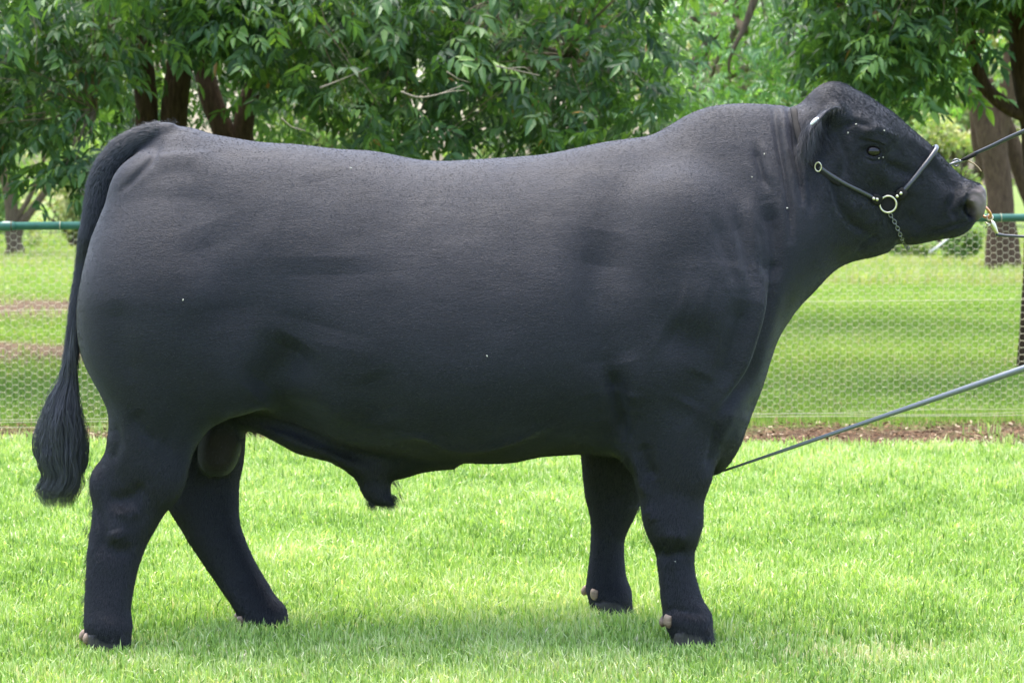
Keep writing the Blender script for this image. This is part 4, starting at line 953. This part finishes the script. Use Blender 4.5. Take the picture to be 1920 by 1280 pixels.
def tail_hair():
    sp = smooth_path(tp_, 200); rr_ = np.interp(np.linspace(0, 1, 200), np.linspace(0, 1, len(TAIL)), [r / 619. for x, y, r in TAIL])
    n = 26000; i = rh.integers(4, 196, n); an = rh.uniform(0, 2 * math.pi, n); tg = sp[i + 3] - sp[i - 3]; tg /= np.linalg.norm(tg, axis=1)[:, None]
    a = np.cross(tg, [0., 1., 0.]); a /= np.linalg.norm(a, axis=1)[:, None]; b = np.cross(tg, a)
    o = np.cos(an)[:, None] * a + np.sin(an)[:, None] * b; p = sp[i] + o * (rr_[i] * .99)[:, None]
    L = rh.uniform(.012, .028, n) * np.interp(i, [0, 60, 200], [.9, .8, 1.6]); d = tg + o * rh.uniform(.10, .42, n)[:, None] + rh.normal(0, .12, (n, 3))
    pts = np.stack([p, p + d * L[:, None] * .5, p + (d * 1. - o * .08) * L[:, None]], 1)
    hair_obj('tail_hair', pts, np.array([.00042, .00034, .00008]), M_TAILH, bull, kind='stuff')
tail_hair()

# ---- ear, eye, hooves, dewclaws
def ear(side):
    # a leaf shaped cup folded back and hanging beside the poll; rows along the ear, columns across it
    base = hp(14, 42, -.135); tipv = P(1548, 305, -.205)
    up = P(1568, 222, -.15)
    nu, nv = 22, 15; ax = tipv - base; V = []
    rows_c = smooth_path([P(1576, 232, -.11), P(1558, 232, -.155), P(1538, 240, -.185), P(1520, 256, -.20), P(1508, 280, -.20)], nu)
    wid = np.interp(np.linspace(0, 1, nu), [0, .15, .4, .7, .9, 1], [.030, .048, .058, .048, .028, .004])
    for i in range(nu):
        t = rows_c[min(i + 1, nu - 1)] - rows_c[max(i - 1, 0)]; t = t / np.linalg.norm(t)
        out = np.array([.93, -.18, -.3]); a = np.cross(t, out); a /= np.linalg.norm(a); o = np.cross(a, t)
        for j in range(nv):
            s = -1 + 2 * j / (nv - 1); cup = .55 * wid[i] * (1 - s * s) * (1 if i < nu * .8 else .6)
            V.append(rows_c[i] + a * wid[i] * s + o * (-cup * np.sign(np.dot(o, out))))
    V = np.array(V); q = [(i * nv + j, i * nv + j + 1, (i + 1) * nv + j + 1, (i + 1) * nv + j) for i in range(nu - 1) for j in range(nv - 1)]
    q = np.array(q); n_ = vnormals(V, q); th = np.interp((np.arange(len(V)) // nv) / nu, [0, .5, 1], [.009, .006, .002])[:, None]
    V2 = np.concatenate([V + n_ * th / 2, V - n_ * th / 2]); m = len(V)
    rim = [i * nv for i in range(nu)] + [(nu - 1) * nv + j for j in range(1, nv)] + [i * nv + nv - 1 for i in range(nu - 2, -1, -1)] + list(range(nv - 2, 0, -1))
    rq = [(rim[k], rim[(k + 1) % len(rim)], rim[(k + 1) % len(rim)] + m, rim[k] + m) for k in range(len(rim))]
    Q = np.concatenate([q, q[:, ::-1] + m, np.array(rq)])
    if side > 0: V2 = V2 * [1, -1, 1]; Q = Q[:, ::-1]
    o = mesh_obj('ear', V2, [Q], M_COAT, bull, attrs={'skin': np.zeros(len(V2)), 'muzzle': np.zeros(len(V2))})
    sf = 1 if side < 0 else -1
    H = []
    for _ in range(230):
        i = rh.integers(1, nu - 1); j = rh.integers(0, nv); p = V[i * nv + j] * [1, sf, 1]
        low_ = np.clip((base[2] - V[i * nv + j][2] + .02) / .06, 0, 1)
        H.append(tuft(p, (rh.normal(.05 if low_ > .5 else -.4, .25), -sf * .2, -1), 14, .016 + .040 * low_, .22, .0003, rs_=.006))
    hair_obj('ear_hair', np.concatenate(H), np.linspace(.0005, .0001, 6), M_EARH, o, kind='stuff')
    return o
e1 = ear(-1); ear(1)
m_tag, _, _ = mat('white_plastic_tag', (.82, .82, .78), .4)
c = P(1527.5, 227.5, -.225); V, fs = ellipsoid((0, 0, 0), (.016, .006, .0065), 24, 12); an = math.radians(42)
V = np.stack([V[:, 0] * math.cos(an) - V[:, 2] * math.sin(an), V[:, 1], V[:, 0] * math.sin(an) + V[:, 2] * math.cos(an)], 1) + c
mesh_obj('ear_tag', V, fs, m_tag, e1)
m_eye, t, p = mat('dark_eye', (.008, .006, .006), .16, 0, .45)
for sgn in (1, -1):
    c = hp(101.5, 19.5, -.122); c[1] *= sgn
    V, fs = ellipsoid(c, (.0245, .020, .0185), 28, 18); mesh_obj('eye', V, fs, m_eye, bull)
m_hoof, t, p = mat('dark_hoof_horn', (.035, .03, .027), .45); n = noise(t, 60, 4, .6, stretch=(.3, .3, 2)); bump(t, p, n.outputs['Fac'], .3, .003)
m_claw, t, p = mat('pale_dewclaw_horn', (.34, .24, .17), .55); n = noise(t, 30, 4, .6, stretch=(1, 1, 3)); r = ramp(t, [(.3, (.17, .105, .07)), (.7, (.34, .24, .17))], n.outputs['Fac']); t.links.new(r.outputs[0], p.inputs['Base Color']); bump(t, p, n.outputs['Fac'], .4, .003)
def hoof(x0, x1, yc, zt, hw):
    for s in (-1, 1):
        V = []; nr_, m_ = 6, 20
        for i in range(nr_):
            t = i / (nr_ - 1); z = GZ + (zt - GZ) * (1 - t); xa = x0 - .004 * t; xb = x1 + .014 * t
            for j in range(m_):
                a = 2 * math.pi * j / m_; cx = (xa + xb) / 2; ex = (xb - xa) / 2; ey = hw * .47 * (1 + .08 * t)
                V.append((cx + ex * math.copysign(abs(math.cos(a)) ** .8, math.cos(a)), yc + s * hw * .5 + ey * math.copysign(abs(math.sin(a)) ** .8, math.sin(a)), z * (1 - .25 * (math.cos(a) < -.5) * (1 - t)) - .004))
        V = np.array(V); q = [(i * m_ + (j + 1) % m_, i * m_ + j, (i + 1) * m_ + j, (i + 1) * m_ + (j + 1) % m_) for i in range(nr_ - 1) for j in range(m_)]
        V = np.concatenate([V, [V[:m_].mean(0)], [V[-m_:].mean(0)]]); k = len(V)
        T_ = [(k - 2, j, (j + 1) % m_) for j in range(m_)] + [(k - 1, (nr_ - 1) * m_ + (j + 1) % m_, (nr_ - 1) * m_ + j) for j in range(m_)]
        mesh_obj('hoof', V, [np.array(q), np.array(T_)], m_hoof, bull)
for l, r_, py, yc in ((162, 247, 1195, -.27), (452, 538, 1166, .12), (1256, 1338, 1190, -.235), (1108, 1186, 1132, .30)):
    a = P(l, py, yc); b = P(r_, py, yc); hoof(a[0] + .010, b[0] - .030, yc, .040, .062)
def dewclaw(px, py, y, L=.030, r=.012, d=(-.45, 0, -.9)):
    d = np.array(d, float); d /= np.linalg.norm(d); c = P(px, py, y); n_ = 9
    pts = [c - d * L * .5 + d * L * t + np.array([-.004 * math.sin(t * 3), 0, 0]) for t in np.linspace(0, 1, n_)]
    V, fs = tube(pts, r * np.array([.85, 1.0, 1.04, 1.03, 1.0, .92, .78, .52, .12]), 14); mesh_obj('dewclaw', V, fs, m_claw, bull)
dewclaw(1255, 1165, -.275, .040, .0135, (.05, 0, -1)); dewclaw(1247, 1165, -.20, .036, .014)
dewclaw(1117, 1115, .255, .036, .0135, (.05, 0, -1)); dewclaw(1099, 1108, .335, .030, .013)
dewclaw(166, 1197, -.300, .034, .0135); dewclaw(158, 1192, -.235, .030, .013)
dewclaw(457, 1161, .085, .032, .0135, (.5, 0, -.6)); dewclaw(448, 1157, .15, .028, .013)

# ================================================================ HALTER, RING, LEADS, STICK, FLECKS
m_strap, t, p = mat('grey_black_rolled_leather', (.035, .037, .042), .38, 0, .6); n = noise(t, 220, 3, .6); bump(t, p, n.outputs['Fac'], .15, .002)
m_leath, t, p = mat('dark_flat_leather', (.012, .011, .010), .75, 0, .2); n = noise(t, 120, 3, .6); bump(t, p, n.outputs['Fac'], .2, .002)
m_gold, _, _ = mat('brass', (.66, .61, .47), .38, 1.0); m_steel, _, _ = mat('steel_chain', (.22, .22, .22), .4, 1.0); m_cop, t, p = mat('copper_ring', (.75, .38, .22), .35, 1.0)
# how far the near side surface stands out, for laying straps on it
from mathutils.bvhtree import BVHTree
near_faces = BQ[(N[BQ].mean(1)[:, 1] < .35) & (BV[BQ[:, 0], 0] > .7)]
bvh = BVHTree.FromPolygons([tuple(v) for v in BV], [tuple(int(i) for i in f) for f in near_faces])
def surf(px, py, off=0.):
    o = Vector((0, -CAMD, CAMH)); q = P(px, py, 0); d = (Vector(q) - o).normalized(); h, nrm, i, dist = bvh.ray_cast(o, d)
    if h is None: return q
    return np.array(h) - np.array(d) * off
def around(a, b, n=16, off=.006, zside=1):
    """from a near point over the nose or under the jaw to its mirror"""
    pass
halter = empty('halter', tuple(surf(1665, 383)), label='black rolled leather show halter with brass ring on the head of the bull', cat='halter')
cheek = [surf(x, y, .007) for x, y in [(1536, 313), (1560, 330), (1585, 345), (1610, 357), (1630, 367), (1643, 374)]]
V, fs = tube(smooth_path(cheek, 30), .0058, 10, flat=.8); mesh_obj('cheek_strap', V, fs, m_strap, halter)
flap = [surf(x, y, .004) for x, y in [(1512, 295), (1528, 309), (1545, 322), (1560, 334), (1577, 343)]]
V, fs = tube(smooth_path(flap, 24), .012, 10, flat=.25); mesh_obj('neck_strap', V, fs, m_leath, halter)
def mirror(pts): return [np.array([p_[0], -p_[1], p_[2]]) for p_ in pts[::-1]]
nose = [surf(x, y, .007) for x, y in [(1690, 362), (1703, 348), (1718, 330), (1732, 312), (1744, 297), (1750, 288)]]
top = hp(190, 86) ; nose += [np.array([P(1755, 281, -.05)[0], -.055, P(1755, 281, 0)[2]]), np.array([P(1757, 277, 0)[0], 0, P(1757, 277, 0)[2] + .006])]
full = nose + mirror(nose[:-1]); V, fs = tube(smooth_path(full, 70), .0070, 10, flat=.75); mesh_obj('nose_band', V, fs, m_strap, halter)
pollb = [surf(x, y, .006) for x, y in [(1512, 295), (1502, 270), (1494, 240)]] + [np.array([P(1488, 212, -.06)[0], -.07, P(1488, 208, 0)[2]]), np.array([P(1487, 203, 0)[0], 0, P(1487, 203, 0)[2] + .004])]
V, fs = tube(smooth_path(pollb + mirror(pollb[:-1]), 60), .010, 10, flat=.3); mesh_obj('crown_strap', V, fs, m_leath, halter)
rc = surf(1665, 383, .016); V, fs = torus(rc, .0245, .0032, 0, 10, ax=(.05, 1, .05), nn=44); mesh_obj('ring', V, fs, m_gold, halter)
V, fs = ellipsoid(rc + [0, .010, .008], (.036, .004, .034), 24, 10); mesh_obj('ring_pad', V, fs, m_leath, halter)
for a, b in (((1636, 371), (1652, 378)), ((1697, 356), (1680, 374))):
    p0, p1 = surf(*a, .010), surf(*b, .012); V, fs = tube([p0, (p0 * .6 + p1 * .4), p1], [.012, .016, .013], 14, flat=.28); mesh_obj('strap_end', V, fs, m_leath, halter)
for x, y in ((1638, 372.5), (1644.5, 374), (1682, 368), (1689, 362.5)):
    c = surf(x, y, .019); V, fs = ellipsoid(c, (.0052, .0035, .0052), 12, 8); mesh_obj('rivet', V, fs, m_gold, halter)
bc = surf(1534, 313, .012); V, fs = torus(bc, .0115, .0022, 0, 8, ax=(.2, 1, .1), nn=30); V = bc + (V - bc) * [.8, 1, 1.15]; mesh_obj('buckle', V, fs, m_gold, halter)
chain = smooth_path([surf(x, y, .008) for x, y in [(1668, 401), (1676, 413), (1684, 430), (1690, 446), (1697, 458)]] + [P(1700, 463, 0) + [0, -.02, -.002], P(1703, 466, 0)], 18)
parts = []
for i in range(len(chain) - 1):
    a, b = chain[i], chain[i + 1]; d = (b - a) / np.linalg.norm(b - a); ax = np.cross(d, (0., 1., 0.)) if i % 2 else np.array([0, 1, 0.]); ax = ax / np.linalg.norm(ax)
    V, fs = torus((a + b) / 2, .0052, .0016, 0, 6, ax=ax, nn=14); rel = V - (a + b) / 2; rel = rel + np.outer(rel @ d, d) * .45; parts.append(((a + b) / 2 + rel, fs))
V, fs = join(parts); mesh_obj('chin_chain', V, fs, m_steel, halter)
# far side lead
lead = empty('lead_strap', tuple(P(1787, 305, .06)), label='grey lead strap running up to the right from behind the nose', cat='lead')
pts = smooth_path([P(1826, 289, .07), P(1860, 274, .04), P(1890, 259, .01), P(1925, 244, -.02), P(2040, 200, -.12)], 24); V, fs = tube(pts, np.linspace(.0055, .0085, 24), 10, flat=.6); mesh_obj('strap', V, fs, m_strap, lead)
pts = [P(1800, 302, .08), P(1812, 297, .075), P(1830, 288, .07)]; V, fs = tube(pts, [.0035, .006, .0075], 10); mesh_obj('strap_end', V, fs, m_leath, lead)
V, fs = torus(P(1793, 305, .08), .011, .0022, 0, 8, ax=(.1, 1, .3), nn=24); mesh_obj('snap_ring', V, fs, m_steel, lead)
V, fs = tube([P(1780, 309, .07), P(1790, 305, .08), P(1803, 302, .08), P(1815, 298, .078)], [.003, .0045, .0055, .004], 8); mesh_obj('snap', V, fs, m_steel, lead)
V, fs = tube(smooth_path([P(1808, 299, .08), P(1820, 304, .08), P(1832, 311, .08), P(1840, 322, .08)], 12), .0022, 6); mesh_obj('keeper_string', V, fs, mat('tan_string', (.3, .22, .12), .8)[0], lead)
# nose ring and its lead
ringc = P(1842, 392, 0); nr = empty('nose_ring', tuple(ringc), label='copper ring hanging from the nostrils of the bull', cat='nose ring')
ra = np.array([.72, 0, .69]); V, fs = torus((0, 0, 0), .0285, .0042, 0, 10, ax=(.66, .34, .66), nn=48)
cc = P(1843, 395, -.012); mesh_obj('ring', V + cc, fs, m_cop, nr)
nl = empty('nose_lead', tuple(P(1860, 420, 0)), label='brass snap clip and thin black cord leading right from the nose ring', cat='lead')
V, fs = torus(P(1856, 408, -.01), .0085, .0028, 0, 8, ax=(.2, 1, -.2), nn=24); mesh_obj('snap_hook', V, fs, m_gold, nl)
V, fs = tube([P(1857, 413, -.01), P(1861, 419, -.01), P(1865, 428, -.01), P(1868, 434, -.01), P(1872, 443, -.01)], [.005, .0085, .0075, .0055, .0038], 12); mesh_obj('snap_body', V, fs, m_gold, nl)
V, fs = tube([P(1847, 417, -.012), P(1852, 420, -.012), P(1858, 421, -.012)], [.002, .003, .003], 8); mesh_obj('snap_lever', V, fs, m_gold, nl)
V, fs = tube([P(1848, 428, -.012), P(1853, 423, -.012), P(1859, 421, -.012)], [.002, .003, .003], 8); mesh_obj('snap_lever', V, fs, m_gold, nl)
V, fs = tube(smooth_path([P(1867, 439, -.01), P(1876, 441, -.01), P(1890, 442, -.01), P(1925, 444, -.01), P(2050, 448, -.05)], 26), np.r_[[.005, .006], np.full(24, .0042)], 8); mesh_obj('cord', V, fs, m_strap, nl)
# show stick
ss = empty('show_stick', tuple(P(1354, 883, -.06)), label='long tapering grey metal show stick touching the brisket of the bull', cat='show stick')
a = P(1356, 882.5, -.06); b = P(1918, 691, -.42); d = b - a
m_stick, t, p = mat('grey_anodised_metal', (.17, .185, .20), .36, .5, .5)
V, fs = tube([a + d * t_ for t_ in np.linspace(0, 1.35, 30)], np.interp(np.linspace(0, 1.35, 30), [0, .3, 1, 1.35], [.0034, .0056, .0098, .0108]), 16); mesh_obj('shaft', V, fs, m_stick, ss)
V, fs = tube(smooth_path([a + d * .002, a - d * .012, a - d * .02 + [-.004, 0, .012]], 10), .0024, 8); mesh_obj('hook', V, fs, m_steel, ss)
wp = empty('white_pipe', (px_at(1765, 40), 40 - CAMD, GZ), label='short white pipe leaning in the far grass below the chin of the bull', cat='pipe')
V, fs = tube([P(1742, 474, 32.2), P(1758, 463, 32.3), P(1775, 449, 32.4), P(1790, 436, 32.5)], .018, 12); mesh_obj('pipe', V, fs, mat('white_plastic_pipe', (.5, .5, .48), .6)[0], wp)
# flecks of chaff on the coat
m_fl, _, _ = mat('pale_chaff', (.55, .53, .45), .7)
for i, (x, y, r_, lab) in enumerate(((658, 315, 3, 'tiny white fleck on the loin of the bull'), (343, 562, 3, 'tiny white fleck on the thigh of the bull'), (913, 667, 3, 'tiny white fleck on the lower ribs of the bull'), (1476, 390, 3.2, 'tiny pale seed on the neck of the bull'),
        (1433, 289, 2.6, 'tiny white fleck on the upper neck of the bull'), (1410, 332, 2.4, 'tiny white fleck on the shoulder of the bull'), (1605, 233, 3, 'upper of two white flecks behind the eye of the bull'), (1590, 249, 3, 'lower of two white flecks behind the eye of the bull'),
        (1658, 245, 2.6, 'tiny white fleck above the eye of the bull'), (1648, 297, 2, 'white speck directly under the eye of the bull'), (1656, 295, 2, 'white speck under the front corner of the eye of the bull'), (1266, 1052, 2.4, 'tiny pale fleck on the near front leg of the bull'))):
    bvh2 = globals().setdefault('_b2', BVHTree.FromPolygons([tuple(v) for v in BV], [tuple(int(k) for k in f) for f in BQ[(N[BQ].mean(1)[:, 1] < .2)]]))
    o_ = Vector((0, -CAMD, CAMH)); dd = (Vector(P(x, y, 0)) - o_).normalized(); h, *_ = bvh2.ray_cast(o_, dd)
    c = np.array(h if h is not None else P(x, y, -.1)) - np.array(dd) * .007; s = r_ / 619 * .6
    V, fs = ellipsoid((0, 0, 0), (s, s * .4, s * .55), 10, 6); V = V * (1 + .25 * np.sin(np.arange(len(V)) * 2.3))[:, None]
    a_ = i * 1.1; V = np.stack([V[:, 0] * math.cos(a_) - V[:, 2] * math.sin(a_), V[:, 1], V[:, 0] * math.sin(a_) + V[:, 2] * math.cos(a_)], 1)
    o = mesh_obj('chaff_fleck', V + 0, fs, m_fl, None, label=lab, cat='fleck', group='flecks of chaff on the coat'); o.location = tuple(c)
